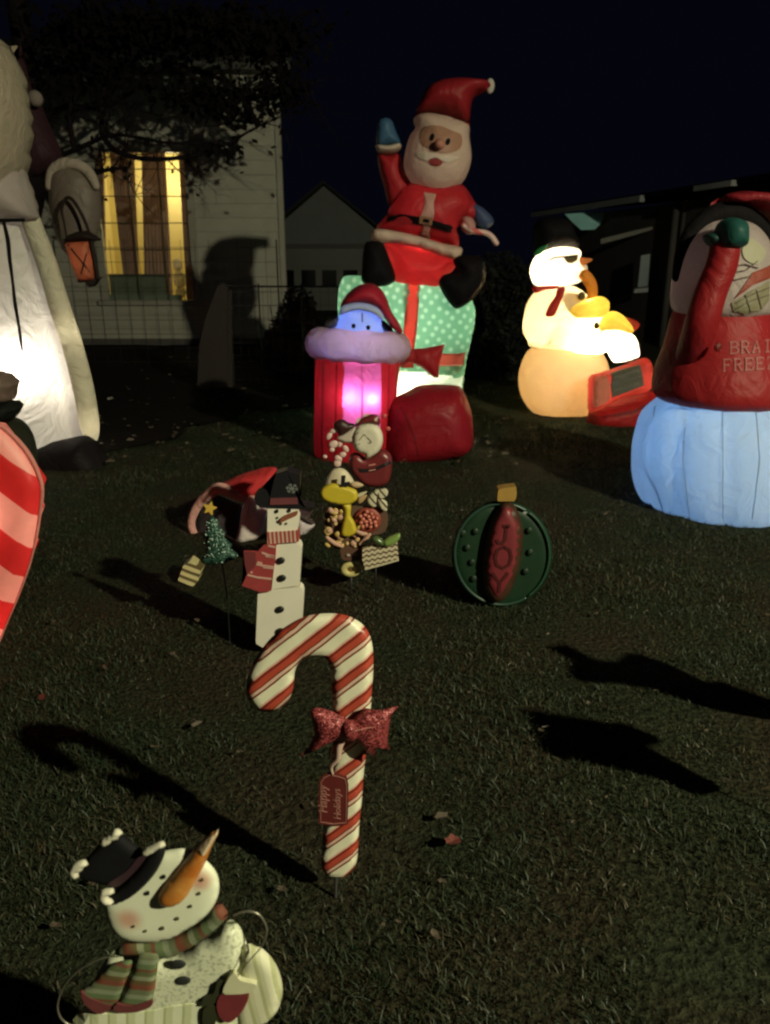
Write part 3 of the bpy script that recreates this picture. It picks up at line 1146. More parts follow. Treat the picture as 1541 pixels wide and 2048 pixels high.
def build_tree():
    Y = 11.6
    tb = at(45, 720, Y)
    t = thing("tree", "bare dark tree with spreading branches and a few leaves in front of the pale house", "tree", (tb.x, Y, 0))
    trunk = [(tb.x, Y, -0.1), (tb.x + 0.05, Y, 1.2), (at(70, 330, Y).x, Y, at(70, 330, Y).z), (at(60, 180, Y).x, Y, at(60, 180, Y).z), (at(20, -100, Y).x, Y, at(20, -100, Y).z)]
    tube("trunk", trunk, [0.26, 0.21, 0.19, 0.16, 0.12], bark, t, 14)
    limbs = [
        [(75, 330, 0), (150, 300, -.3), (230, 270, -.5), (330, 285, -.6), (430, 287, -.6)],
        [(205, 268, -.4), (230, 300, -.6), (290, 318, -.7), (380, 313, -.7), (450, 290, -.8), (500, 262, -.8), (545, 240, -.8)],
        [(60, 250, 0), (130, 215, .2), (210, 215, .3), (270, 180, .3), (340, 130, .3), (400, 90, .2)],
        [(60, 190, 0), (120, 140, -.2), (190, 110, -.4), (280, 80, -.6), (380, 60, -.7), (500, 70, -.8), (600, 110, -.8)],
        [(205, 268, -.4), (205, 200, -.4), (215, 130, -.3), (230, 40, -.3)],
        [(150, 300, -.3), (140, 240, -.3), (150, 160, -.2), (180, 90, -.1), (190, 0, 0)],
        [(190, 345, -.7), (215, 340, -.8), (262, 334, -.9)],
        [(280, 80, -.6), (350, 130, -.7), (420, 170, -.8), (500, 190, -.8), (570, 180, -.9), (640, 160, -.9)],
        [(330, 130, .3), (420, 150, .2), (480, 180, .1), (540, 200, 0)],
        [(60, 100, 0), (150, 30, 0), (300, -20, 0), (500, -30, -.4)],
    ]
    ends = []
    for L in limbs:
        P = [at(u, v, Y + d) for u, v, d in L]
        tube("branch", P, list(np.linspace(0.042, 0.010, len(P))), bark, t, 7)
        ends.append(P)
    # twigs: one joined mass, too fine to pick apart
    bm = bmesh.new()
    leaves_V, leaves_F = [], []
    def twig(p, d, L, r, lvl):
        n = 4
        q = p.copy()
        pts = [p.copy()]
        for i in range(n):
            d = (d + Vector((random.gauss(0, .28), random.gauss(0, .28), random.gauss(0, .25)))).normalized()
            q = q + d * (L / n)
            pts.append(q.copy())
        for i in range(n):
            a, b = pts[i], pts[i + 1]
            t_ = (b - a).normalized()
            s = t_.orthogonal().normalized()
            w = t_.cross(s)
            r0, r1 = r * (1 - i / n * 0.6), r * (1 - (i + 1) / n * 0.6)
            A = [bm.verts.new(a + (s * math.cos(k * 2.094) + w * math.sin(k * 2.094)) * r0) for k in range(3)]
            B = [bm.verts.new(b + (s * math.cos(k * 2.094) + w * math.sin(k * 2.094)) * r1) for k in range(3)]
            for k in range(3):
                bm.faces.new((A[k], A[(k + 1) % 3], B[(k + 1) % 3], B[k]))
        if lvl < 2:
            for _ in range(random.choice((2, 3))):
                i = random.randint(1, n)
                twig(pts[i], (d + Vector((random.gauss(0, .7), random.gauss(0, .6), random.gauss(0.1, .6)))).normalized(), L * 0.6, r * 0.55, lvl + 1)
        else:
            for _ in range(random.choice((0, 0, 1))):
                c = pts[-1] + Vector((random.gauss(0, .05), random.gauss(0, .05), random.gauss(-.02, .05)))
                s = random.uniform(.025, .06)
                a = Vector((random.gauss(0, 1), random.gauss(0, 1), random.gauss(0, 1))).normalized() * s
                b = a.orthogonal().normalized() * s * .6
                k = len(leaves_V)
                leaves_V.extend([tuple(c - a), tuple(c + b), tuple(c + a), tuple(c - b)])
                leaves_F.append((k, k + 1, k + 2, k + 3))
    for P in ends:
        for _ in range(9):
            i = random.randint(1, len(P) - 1)
            f = random.random()
            p = P[i - 1].lerp(P[i], f)
            d = (P[i] - P[i - 1]).normalized()
            dd = (d + Vector((random.gauss(0, .7), random.gauss(0, .5), random.gauss(0.25, .7)))).normalized()
            twig(p, dd, random.uniform(0.35, 0.9), 0.011, 0)
    link("twigs", from_bm(bm, "twigs"), bark, t, False, kind='stuff')
    # a few dense clumps of dead leaves still hanging
    for (u, v, ru, rv, k) in ((430, 200, 70, 34, 210), (520, 200, 60, 36, 220), (480, 238, 40, 20, 80), (350, 185, 60, 34, 100), (240, 150, 80, 50, 110), (150, 110, 90, 70, 240), (575, 180, 40, 36, 150), (455, 300, 40, 20, 70), (330, 62, 170, 38, 1000), (480, 74, 130, 40, 850), (570, 95, 60, 50, 260), (200, 60, 120, 60, 420), (380, 40, 200, 40, 500)):
        for _ in range(k):
            c = at(u + random.gauss(0, ru * .55), v + random.gauss(0, rv * .55), Y - 0.6 + random.gauss(0, .35))
            s = random.uniform(.03, .085)
            a = Vector((random.gauss(0, 1), random.gauss(0, 1), random.gauss(0, 1))).normalized() * s
            b = a.orthogonal().normalized() * s * .6
            kk = len(leaves_V)
            leaves_V.extend([tuple(c - a), tuple(c + b), tuple(c + a), tuple(c - b)])
            leaves_F.append((kk, kk + 1, kk + 2, kk + 3))
    me = bpy.data.meshes.new("leaves")
    me.from_pydata(leaves_V, [], leaves_F)
    link("leaves", me, paint("leaf_dead", (0.006, 0.005, 0.005), 0.95, 8, 0.4, spec=0.05), t, False, kind='stuff')
build_tree()

# ================================================================== SANTA ON THE GIFT BOX
def build_santa():
    Y = 7.7
    c = crop(560, 130, 3.082)
    k = px(Y)
    b = at(805, 850, Y)
    t = thing("inflatable_santa", "tall inflatable Santa waving a blue mitten, seated on a glowing green dotted gift box", "inflatable", (b.x, Y, 0))
    # gift box
    gm, nt, p, out = mat_base("gift_wrap_green")
    tc = N(nt, 'ShaderNodeTexCoord')
    vo = N(nt, 'ShaderNodeTexVoronoi', voronoi_dimensions='2D'); vo.inputs['Scale'].default_value = 13.0; vo.inputs['Randomness'].default_value = 0.3
    sep = N(nt, 'ShaderNodeSeparateXYZ'); cmb = N(nt, 'ShaderNodeCombineXYZ')
    rot = N(nt, 'ShaderNodeVectorRotate'); rot.inputs['Angle'].default_value = 0.6
    nt.links.new(tc.outputs['Object'], sep.inputs[0]); nt.links.new(sep.outputs[0], cmb.inputs[0]); nt.links.new(sep.outputs[2], cmb.inputs[1])
    nt.links.new(cmb.outputs[0], rot.inputs['Vector']); nt.links.new(rot.outputs[0], vo.inputs['Vector'])
    cr = N(nt, 'ShaderNodeValToRGB')
    cr.color_ramp.elements[0].position = 0.14; cr.color_ramp.elements[0].color = (0.46, 0.70, 0.52, 1)
    cr.color_ramp.elements[1].position = 0.36; cr.color_ramp.elements[1].color = (0.20, 0.45, 0.29, 1)
    nt.links.new(vo.outputs['Distance'], cr.inputs[0])
    nt.links.new(cr.outputs[0], p.inputs['Base Color'])
    p.inputs['Roughness'].default_value = 0.6
    n1 = N(nt, 'ShaderNodeTexNoise'); n1.inputs['Scale'].default_value = 5
    nt.links.new(tc.outputs['Object'], n1.inputs['Vector'])
    bp = N(nt, 'ShaderNodeBump'); bp.inputs['Strength'].default_value = 0.25; bp.inputs['Distance'].default_value = 0.05
    nt.links.new(n1.outputs['Fac'], bp.inputs['Height']); nt.links.new(bp.outputs[0], p.inputs['Normal'])
    tr = N(nt, 'ShaderNodeBsdfTranslucent'); nt.links.new(cr.outputs[0], tr.inputs['Color'])
    mx = N(nt, 'ShaderNodeMixShader'); mx.inputs[0].default_value = 0.55
    nt.links.new(p.outputs[0], mx.inputs[1]); nt.links.new(tr.outputs[0], mx.inputs[2]); nt.links.new(mx.outputs[0], out.inputs['Surface'])
    gift, gs = puff("gift_box", [(686, 556), (700, 551), (730, 552), (800, 553), (880, 560), (930, 578), (948, 612), (948, 640), (940, 680), (932, 715), (926, 760), (921, 800), (914, 838), (890, 845), (740, 845), (700, 840), (692, 800), (684, 700), (676, 620), (678, 580)],
                    Y, 0.60, gm, t, R=0.16, res=44)
    pale = fabric("gift_lower_washout", (0.62, 0.74, 0.62), 0.55)  # pale wrap; bulb washout over wrap and lower ribbon put into this colour
    rib = fabric("ribbon_red", (0.62, 0.05, 0.035), 0.5)
    for pts in ([(699, 737), (790, 737), (930, 736), (926, 765), (921, 800), (914, 838), (890, 845), (740, 842), (703, 840), (698, 790)],):
        cut(gift, pts, gs, Y)
        decal("gift_washout_band", pts, gs, Y, 0.004, pale, gift, smooth=False, res=12, single=True)
    pts = c([(782, 1330), (862, 1340), (858, 1450), (845, 1640), (826, 1770), (825, 1866), (748, 1866), (755, 1760), (768, 1560)])
    cut(gift, pts, gs, Y)
    decal("ribbon", pts, gs, Y, 0.006, rib, gift, smooth=False, res=22, single=True)
    co_ = fabric("ribbon_coral", (0.62, 0.10, 0.07), 0.5)
    for pts in ([(690, 706), (758, 705), (756, 732), (692, 733)], [(836, 705), (931, 703), (930, 718), (928, 731), (834, 733)]):
        cut(gift, pts, gs, Y)
        decal("ribbon", pts, gs, Y, 0.005, co_, gift, smooth=False, res=14, single=True)
    Yb = Y - 0.72
    c2 = crop(560, 500, 3.082)
    puff("bow_loop", c2([(815, 610), (900, 604), (1018, 580), (1000, 640), (985, 700), (978, 786), (950, 788), (870, 722), (815, 692)]), Yb, 0.07, red_f, gift, smooth=False)
    puff("bow_loop", c2([(800, 610), (720, 600), (610, 575), (625, 640), (640, 700), (650, 780), (740, 722), (800, 692)]), Yb, 0.07, red_f, gift, smooth=False)
    blob("bow_knot", c2([(808, 652)])[0], Yb - 0.03, 11, 14, red_f, gift, rd=10)
    # body
    Yt = Y - 0.15
    pants, ps = puff("pants", c([(650, 1090), (860, 1130), (1075, 1180), (1080, 1250), (1030, 1300), (980, 1385), (870, 1385), (690, 1345), (680, 1200)]), Yt - 0.05, 0.38, fabric("pants_red", (0.50, 0.025, 0.03), 0.5), t)
    jacket, js = puff("jacket", c([(690, 850), (760, 740), (860, 720), (1040, 720), (1120, 740), (1195, 840), (1180, 930), (1110, 990), (1105, 1110), (1060, 1120), (830, 1070), (600, 1020), (655, 930)]), Yt, 0.36, red_f, t)
    puff("sleeve", c([(605, 545), (670, 555), (740, 545), (760, 640), (810, 710), (880, 790), (850, 870), (690, 890), (645, 760), (612, 640)]), Yt + 0.02, 0.15, red_f, t)
    puff("cuff", c([(592, 492), (660, 498), (742, 484), (746, 522), (690, 552), (612, 545), (594, 515)]), Yt + 0.0, 0.16, fabric("cuff_cream", (0.60, 0.50, 0.42), 0.4), t)
    blue = fabric("mitten_blue", (0.05, 0.12, 0.22), 0.3)
    puff("mitten", c([(600, 380), (612, 340), (650, 325), (690, 340), (712, 395), (742, 470), (738, 492), (660, 502), (598, 494)]), Yt + 0.02, 0.11, blue, t)
    puff("sleeve", c([(1100, 740), (1150, 760), (1200, 840), (1235, 900), (1200, 960), (1130, 960), (1080, 900)]), Yt - 0.08, 0.14, red_f, t)
    puff("cuff", c([(1118, 945), (1160, 930), (1200, 960), (1205, 1025), (1160, 1048), (1120, 1010)]), Yt - 0.15, 0.10, fabric("cuff_pink", (0.55, 0.28, 0.27), 0.4), t)
    puff("mitten", c([(1180, 850), (1250, 878), (1312, 940), (1314, 982), (1265, 1012), (1205, 975), (1175, 900)]), Yt - 0.12, 0.10, fabric("mitten_slate", (0.06, 0.08, 0.17), 0.3), t)
    cand = stripes("candy_stick_stripe", [(0, (0.55, 0.35, 0.33)), (0.6, (0.45, 0.06, 0.06))], 0.10, 0.9, 0.5)
    tube_px("candy_stick", c([(1130, 985), (1195, 1022), (1270, 1035), (1310, 1062), (1338, 1105)]), 5.5, Yt - 0.22, cand, t)
    # fur hem, placket, belt
    fur = fabric("fur_pink_white", (0.66, 0.50, 0.42), 0.35, 0.9, 0.5)
    puff("fur_hem", c([(562, 1040), (600, 1008), (750, 1030), (870, 1058), (1000, 1098), (1115, 1122), (1122, 1160), (1092, 1202), (1000, 1182), (860, 1130), (700, 1098), (580, 1088)]), Yt - 0.24, 0.15, fur, t, res=18)
    decal("placket", c([(890, 785), (962, 795), (950, 930), (925, 1072), (855, 1066), (872, 930)]), js, Yt, 0.012, fabric("placket_tan", (0.55, 0.30, 0.26), 0.3), jacket, smooth=False)
    decal("belt", c([(660, 912), (760, 920), (900, 945), (1050, 988), (1112, 1000), (1105, 1046), (1040, 1032), (900, 987), (660, 968)]), js, Yt, 0.022, black_f, jacket, smooth=False, res=12)
    decal("buckle", c([(862, 928), (942, 942), (936, 992), (858, 978)]), js, Yt, 0.032, fabric("buckle_tan", (0.30, 0.16, 0.10), 0.2), jacket, smooth=False)
    decal("buckle_hole", c([(885, 948), (922, 954), (918, 976), (880, 968)]), js, Yt, 0.037, black_f, jacket, smooth=False)
    # head
    Yh = Yt - 0.10
    head, hs = puff("beard", c([(835, 390), (800, 440), (772, 540), (764, 630), (800, 712), (870, 772), (950, 797), (1030, 786), (1110, 742), (1160, 662), (1182, 560), (1168, 440), (1165, 370), (1080, 330), (990, 304), (900, 294), (832, 318), (826, 360)]), Yh, 0.34, fabric("beard_cream", (0.54, 0.42, 0.35), 0.35, 0.7), t, res=16)
    face = decal("face", c([(870, 405), (905, 378), (985, 375), (1060, 405), (1120, 435), (1112, 515), (1025, 545), (940, 525), (870, 480)]), hs, Yh, 0.012, fabric("face_tan", (0.36, 0.19, 0.13), 0.25), head)
    decal("eye", c(ell((938, 447), 14, 24, 0.3)), hs, Yh, 0.018, black_f, head)
    decal("eye", c(ell((1036, 474), 14, 22, 0.3)), hs, Yh, 0.018, black_f, head)
    blob("nose", c([(985, 487)])[0], Yh - 0.40, 11, 10, fabric("nose_pink", (0.42, 0.18, 0.13), 0.2), head, rd=11)
    decal("mouth", c([(918, 588), (960, 574), (1003, 598), (985, 622), (940, 618)]), hs, Yh, 0.016, fabric("mouth_red", (0.22, 0.03, 0.03), 0.1), head)
    decal("moustache", c([(840, 540), (930, 540), (975, 560), (1040, 560), (1110, 570), (1040, 600), (1000, 590), (960, 570), (915, 590), (870, 580)]), hs, Yh, 0.014, fabric("moustache_cream", (0.64, 0.53, 0.45), 0.3), head)
    hat, _ = puff("hat", c([(834, 305), (866, 225), (900, 150), (960, 105), (1060, 80), (1160, 78), (1270, 98), (1305, 130), (1275, 165), (1205, 195), (1182, 240), (1172, 330), (1162, 372), (1080, 338), (1000, 312), (920, 300)]), Yh + 0.02, 0.27, fabric("hat_red", (0.28, 0.016, 0.022), 0.35), t)
    blob("pompom", c([(1296, 130)])[0], Yh, 9, 14, fabric("pompom_grey", (0.5, 0.45, 0.42), 0.3, 0.9), hat, rd=10)
    # boots
    bl, bs = puff("boot", c([(520, 1110), (562, 1085), (632, 1095), (672, 1180), (712, 1290), (702, 1340), (625, 1366), (512, 1342), (505, 1250)]), Yt - 0.45, 0.17, black_f, t)
    br, bs2 = puff("boot", c([(1068, 1205), (1130, 1170), (1240, 1190), (1272, 1280), (1252, 1370), (1182, 1452), (1100, 1502), (1058, 1482), (1000, 1400), (980, 1335), (1012, 1292), (1090, 1270)]), Yt - 0.50, 0.19, black_f, t)
    DR[0] = Yt - .5
    ribbons("sole_seam", [c([(1255, 1260), (1262, 1300), (1240, 1360), (1185, 1430)])], 2.0, bs2, Yt - 0.5, 0.004, fabric("seam_grey", (0.05, 0.045, 0.045), 0.0), br)
    # bulbs
    bulb(t, at(800, 785, Y - 0.36), 30, (1.0, 0.80, 0.62), 0.05)
    bulb(t, at(830, 620, Y), 20, (0.85, 1.0, 0.85), 0.08)
    bulb(t, at(835, 530, Yt - 0.05), 5.0, (1.0, 0.75, 0.6), 0.08)
    bulb(t, at(835, 420, Yt - 0.05), 1.6, (1.0, 0.7, 0.6), 0.08)
    bulb(t, at(875, 330, Yh), 0.8, (1.0, 0.75, 0.6), 0.08)
build_santa()

# ================================================================== BOOT WITH PUPPY
def build_boot():
    Y = 6.15
    c = crop(560, 500, 3.082)
    b = at(720, 925, Y)
    t = thing("inflatable_boot", "red inflatable boot with pink lit panel and blue lit puppy in Santa hat", "inflatable", (b.x, Y, 0))
    rm = fabric("boot_red", (0.52, 0.022, 0.035), 0.35, 0.45)
    shaft, ss = lathe_px("boot_shaft", [(700, 634, 800), (720, 632, 801), (760, 630, 797), (820, 629, 790), (880, 628, 786), (915, 632, 782), (932, 642, 774)], Y, rm, t, gores=10, amp=0.03, segs=120, n=9)
    foot, fs = puff("boot_foot", c([(660, 960), (720, 905), (800, 865), (880, 832), (1080, 832), (1132, 872), (1182, 1000), (1192, 1130), (1186, 1215), (1100, 1272), (850, 1312), (720, 1318), (650, 1290)]), Y - 0.06, 0.30, fabric("boot_red_dark", (0.30, 0.012, 0.022), 0.25, 0.45), t, R=0.22)
    DR[0] = Y
    seam = fabric("seam_dark_red", (0.12, 0.008, 0.012), 0.1)
    ribbons("toe_seam", [c([(720, 920), (770, 1010), (830, 1150), (860, 1305)])], 2.2, fs, Y, 0.004, seam, foot)
    pm = fabric("panel_pink", (0.80, 0.20, 0.52), 0.6)
    pts = c([(388, 672), (622, 690), (626, 800), (626, 1000), (618, 1180), (386, 1180), (384, 900)])
    cut(shaft, pts, ss, Y, 0.002)
    panel = decal("lit_panel", pts, ss, Y, 0.003, pm, shaft, smooth=False, res=14, single=True)
    ribbons("panel_seam", [c([(506, 690), (508, 900), (508, 1180)])], 1.4, ss, Y, 0.010, fabric("panel_seam_pink", (0.70, 0.17, 0.46), 0.6), panel)
    for x in (262, 345, 668, 720):
        ribbons("shaft_seam", [c([(x + 6, 690), (x, 1000), (x, 1290)])], 1.6, ss, Y, 0.005, seam, shaft)
    # fur cuff: a fat ring, tilted
    cen = at(716, 691, Y)
    k = px(Y, 691)
    bm = bmesh.new()
    Rm_, rm_ = 76 * k, 30 * k
    nu, nv = 44, 14
    g = []
    for i in range(nu):
        a = 2 * math.pi * i / nu
        wob = 1 + 0.06 * math.sin(a * 9 + 1) + 0.03 * math.sin(a * 17)
        g.append([bm.verts.new(((Rm_ + rm_ * wob * math.cos(2 * math.pi * j / nv)) * math.cos(a), (Rm_ + rm_ * wob * math.cos(2 * math.pi * j / nv)) * math.sin(a), 1.02 * rm_ * wob * math.sin(2 * math.pi * j / nv))) for j in range(nv)])
    for i in range(nu):
        for j in range(nv):
            bm.faces.new((g[i][j], g[(i + 1) % nu][j], g[(i + 1) % nu][(j + 1) % nv], g[i][(j + 1) % nv]))
    bm.transform(Matrix.Translation(cen) @ Matrix.Rotation(math.radians(3.5), 4, 'Y') @ Matrix.Rotation(math.radians(-4), 4, 'X'))
    link("fur_cuff", from_bm(bm, "fur_cuff"), fabric("cuff_lilac_white", (0.66, 0.50, 0.56), 0.45, 0.9, 0.6), t)
    # puppy
    hm = fabric("puppy_white", (0.50, 0.60, 0.78), 0.55)
    head, hs = puff("puppy_head", c([(340, 480), (362, 420), (380, 370), (420, 325), (490, 312), (570, 325), (630, 380), (640, 440), (652, 510), (640, 600), (500, 640), (350, 600)]), Y - 0.02, 0.26, hm, t)
    for e in ((455, 468), (545, 478)):
        ey = decal("eye", c(ell(e, 13, 15)), hs, Y, 0.008, black_f, head)
    ribbons("forehead_seam", [c([(508, 388), (509, 445)])], 2.6, hs, Y, 0.006, fabric("seam_navy", (0.05, 0.06, 0.15), 0.1), head)
    em = fabric("ear_charcoal", (0.05, 0.045, 0.06), 0.15)
    puff("ear", c([(345, 405), (368, 430), (350, 470), (300, 482), (272, 470), (300, 425)]), Y - 0.08, 0.05, em, head)
    puff("ear", c([(618, 435), (650, 440), (690, 480), (702, 515), (660, 515), (625, 480)]), Y - 0.08, 0.05, em, head)
    hat, hts = puff("hat", c([(380, 352), (400, 290), (460, 232), (530, 206), (600, 220), (652, 282), (692, 385), (735, 450), (758, 500), (742, 516), (690, 480), (640, 410), (600, 360), (500, 330)]), Y - 0.06, 0.25, fabric("puppy_hat_red", (0.42, 0.02, 0.045), 0.25), t)
    puff("hat_trim", c([(366, 402), (372, 365), (400, 338), (480, 324), (560, 335), (610, 362), (640, 408), (628, 432), (590, 400), (530, 378), (460, 372), (392, 395)]), Y - 0.24, 0.07, fabric("trim_ice", (0.66, 0.74, 0.90), 0.55, 0.8), hat, res=16)
    bulb(t, at(703, 792, Y - 0.26), 2.6, (1.0, 0.62, 0.95), 0.03)
    bulb(t, at(741, 796, Y - 0.26), 1.9, (1.0, 0.62, 0.95), 0.03)
    bulb(t, at(716, 690, Y - 0.22), 5.5, (0.55, 0.50, 1.0), 0.04)
    bulb(t, at(718, 645, Y + 0.02), 3.6, (0.24, 0.40, 1.0), 0.05)
build_boot()

# ================================================================== SUNGLASSES SNOWMAN WITH SLED
def build_mid_snowman():
    Y = 7.95
    c = crop(1000, 350, 2.848)
    b = at(1120, 838, Y)
    t = thing("inflatable_snowman", "brightly glowing inflatable snowman in black hat and sunglasses beside a red sled sign", "inflatable", (b.x, Y, 0))
    w1 = fabric("snow_warm_white", (0.80, 0.70, 0.52), 0.55)
    low, ls = puff("lower_body", c([(105, 1160), (120, 1080), (160, 1000), (240, 955), (360, 940), (480, 955), (570, 1000), (615, 1070), (612, 1140), (560, 1260), (515, 1350), (420, 1396), (280, 1396), (180, 1345), (120, 1255)]), Y, 0.42, w1, t, res=16)
    mid, ms = puff("middle_body", c([(130, 880), (142, 780), (170, 705), (230, 640), (330, 622), (440, 640), (520, 700), (590, 770), (640, 860), (640, 960), (600, 1010), (480, 1030), (330, 1010), (180, 985), (160, 950)]), Y - 0.05, 0.42, w1, t, res=16)
    head, hs = puff("head", c([(175, 540), (182, 600), (215, 632), (300, 634), (400, 626), (462, 606), (490, 560), (482, 510), (455, 470), (450, 420), (340, 410), (240, 438), (192, 480)]), Y - 0.05, 0.30, fabric("snow_white", (0.80, 0.76, 0.68), 0.55), t)
    hat, hts = puff("hat", c([(186, 450), (196, 380), (190, 300), (232, 250), (330, 238), (392, 262), (420, 320), (452, 405), (400, 404), (300, 418), (240, 440)]), Y - 0.10, 0.30, black_f, t)
    puff("holly_leaf", c([(198, 445), (225, 415), (272, 396), (262, 420), (240, 445), (205, 460)]), Y - 0.36, 0.03, fabric("holly_green", (0.04, 0.22, 0.09), 0.4), hat)
    DR[0] = Y
    sun = fabric("lens_brown", (0.16, 0.12, 0.05), 0.3)
    sg = decal("sunglasses", c([(362, 468), (446, 458), (440, 485), (412, 503), (388, 503), (372, 488)]), hs, Y, 0.014, sun, head, smooth=False)
    ribbons("sunglasses_arm", [c([(284, 484), (310, 470), (365, 466), (446, 458)])], 3.2, hs, Y, 0.018, fabric("rim_dark", (0.05, 0.04, 0.03), 0.1), sg)
    p0 = at(*c([(442, 500)])[0], Y - 0.22)
    p1 = at(*c([(526, 482)])[0], Y - 0.30)
    tube("carrot_nose", [p0, p0.lerp(p1, 0.5), p1], [0.055, 0.035, 0.006], fabric("carrot_orange", (0.75, 0.30, 0.10), 0.4), head, 12)
    blob("chin", c([(475, 540)])[0], Y - 0.2, 9, 12, fabric("snow_white", (0.8, 0.76, 0.68)), head, rd=10)
    sred = fabric("scarf_red", (0.55, 0.04, 0.03), 0.4)
    sc_, _ = puff("scarf", c([(185, 638), (240, 632), (330, 630), (330, 645), (260, 655), (200, 672)]), Y - 0.30, 0.08, sred, t)
    puff("scarf_tail", c([(318, 690), (330, 645), (372, 636), (362, 690), (340, 740), (312, 800), (260, 800), (285, 735)]), Y - 0.45, 0.03, sred, sc_)
    blob("button", c([(466, 690)])[0], Y - 0.40, 7.5, 8.5, fabric("button_gap_brown", (0.06, 0.04, 0.01), 0.1), t, rd=5)
    org = fabric("arm_amber", (0.75, 0.36, 0.06), 0.5)
    yel = fabric("mitten_yellow", (0.82, 0.66, 0.14), 0.55)
    tube_px("arm", [(*p, 0) for p in c([(470, 560), (500, 590), (525, 640), (525, 720)])], [10, 12, 11, 10], Y - 0.32, org, t, 14)
    puff("mitten", c([(390, 770), (450, 730), (520, 705), (572, 690), (615, 712), (622, 758), (590, 805), (500, 815), (420, 810)]), Y - 0.42, 0.16, yel, t)
    # the snow child in front
    child, chs = puff("snow_child_body", c([(540, 960), (560, 890), (640, 870), (752, 905), (782, 980), (780, 1032), (720, 1055), (650, 1066), (615, 1010)]), Y - 0.35, 0.26, fabric("snow_white", (0.8, 0.76, 0.68)), t)
    puff("snow_child_hat", c([(556, 880), (575, 840), (600, 800), (645, 775), (702, 800), (752, 865), (735, 905), (660, 885), (600, 885)]), Y - 0.40, 0.20, yel, child)
    puff("snow_child_scarf", c([(700, 815), (742, 815), (796, 845), (772, 885), (742, 892), (722, 850)]), Y - 0.48, 0.07, fabric("child_red", (0.6, 0.07, 0.04), 0.4), child)
    blob("gap_shade_patch", c([(552, 858)])[0], Y - 0.58, 5.5, 7, fabric("button_gap_brown", (0.06, 0.04, 0.01), 0.1), child, rd=3)  # dark gap between parts: its shade put in as a brown blob
    # sled with its sign board
    sled, sls = puff("sled", c([(498, 1395), (520, 1340), (620, 1290), (740, 1262), (860, 1232), (915, 1250), (900, 1290), (850, 1330), (800, 1400), (785, 1462), (690, 1472), (560, 1450), (500, 1425)]), Y - 0.55, 0.22, fabric("sled_red", (0.40, 0.02, 0.02), 0.35), t)
    ribbons("sled_seam", [c([(520, 1390), (640, 1372), (760, 1350), (860, 1300)])], 6, sls, Y - .5, 0.004, fabric("sled_dark", (0.16, 0.008, 0.01), 0.1), sled)
    sb, sbs = puff("sign_box", c([(502, 1250), (512, 1150), (560, 1128), (640, 1105), (740, 1070), (820, 1042), (858, 1060), (868, 1120), (862, 1205), (838, 1232), (740, 1262), (620, 1300), (540, 1345), (505, 1345)]), Y - 0.72, 0.13, fabric("sign_red", (0.55, 0.07, 0.05), 0.45), t, R=0.06)
    decal("lit_panel", c([(540, 1165), (570, 1140), (600, 1132), (622, 1180), (628, 1240), (615, 1290), (545, 1322), (530, 1300), (532, 1210)]), sbs, Y, 0.006, fabric("panel_peach", (0.80, 0.42, 0.30), 0.6), sb)
    cb_ = decal("chalkboard", c([(614, 1122), (700, 1102), (798, 1080), (812, 1140), (820, 1198), (730, 1232), (640, 1266), (632, 1200)]), sbs, Y, 0.012, fabric("chalk_grey", (0.11, 0.10, 0.08), 0.15), sb, smooth=False)
    chalk = fabric("chalk_line", (0.20, 0.19, 0.15), 0.2)
    r = random.Random(3)
    lines = []
    for (y0, x0, x1, n) in ((1132, 650, 790, 9), (1168, 640, 800, 11), (1208, 650, 790, 9)):
        pts = []
        for i in range(n * 2):
            f = i / (n * 2 - 1)
            pts.append((x0 + (x1 - x0) * f, y0 + 20 - 42 * f + (8 if i % 2 else -8) * r.uniform(0.4, 1.2)))
        lines.append(c(pts))
    ribbons("chalk_writing", lines, 1.6, sbs, Y, 0.016, chalk, cb_)
    bulb(t, at(1175, 690, Y - 0.20), 60, (1.0, 0.84, 0.52), 0.05)
    bulb(t, at(1105, 530, Y - 0.08), 15, (1.0, 0.84, 0.58), 0.05)
    bulb(t, at(1130, 740, Y - 0.05), 9, (1.0, 0.58, 0.24), 0.06)
    bulb(t, at(1240, 690, Y - 0.38), 14, (1.0, 0.88, 0.62), 0.04)
    bulb(t, at(1232, 650, Y - 0.40), 2.0, (1.0, 0.85, 0.5), 0.03)
    bulb(t, at(1180, 606, Y - 0.42), 2.0, (1.0, 0.85, 0.5), 0.03)
    bulb(t, at(1205, 780, Y - 0.72), 1.5, (1.0, 0.75, 0.6), 0.02)
    bulb(t, at(1290, 760, Y - 0.72), 0.9, (1.0, 0.7, 0.6), 0.02)
build_mid_snowman()

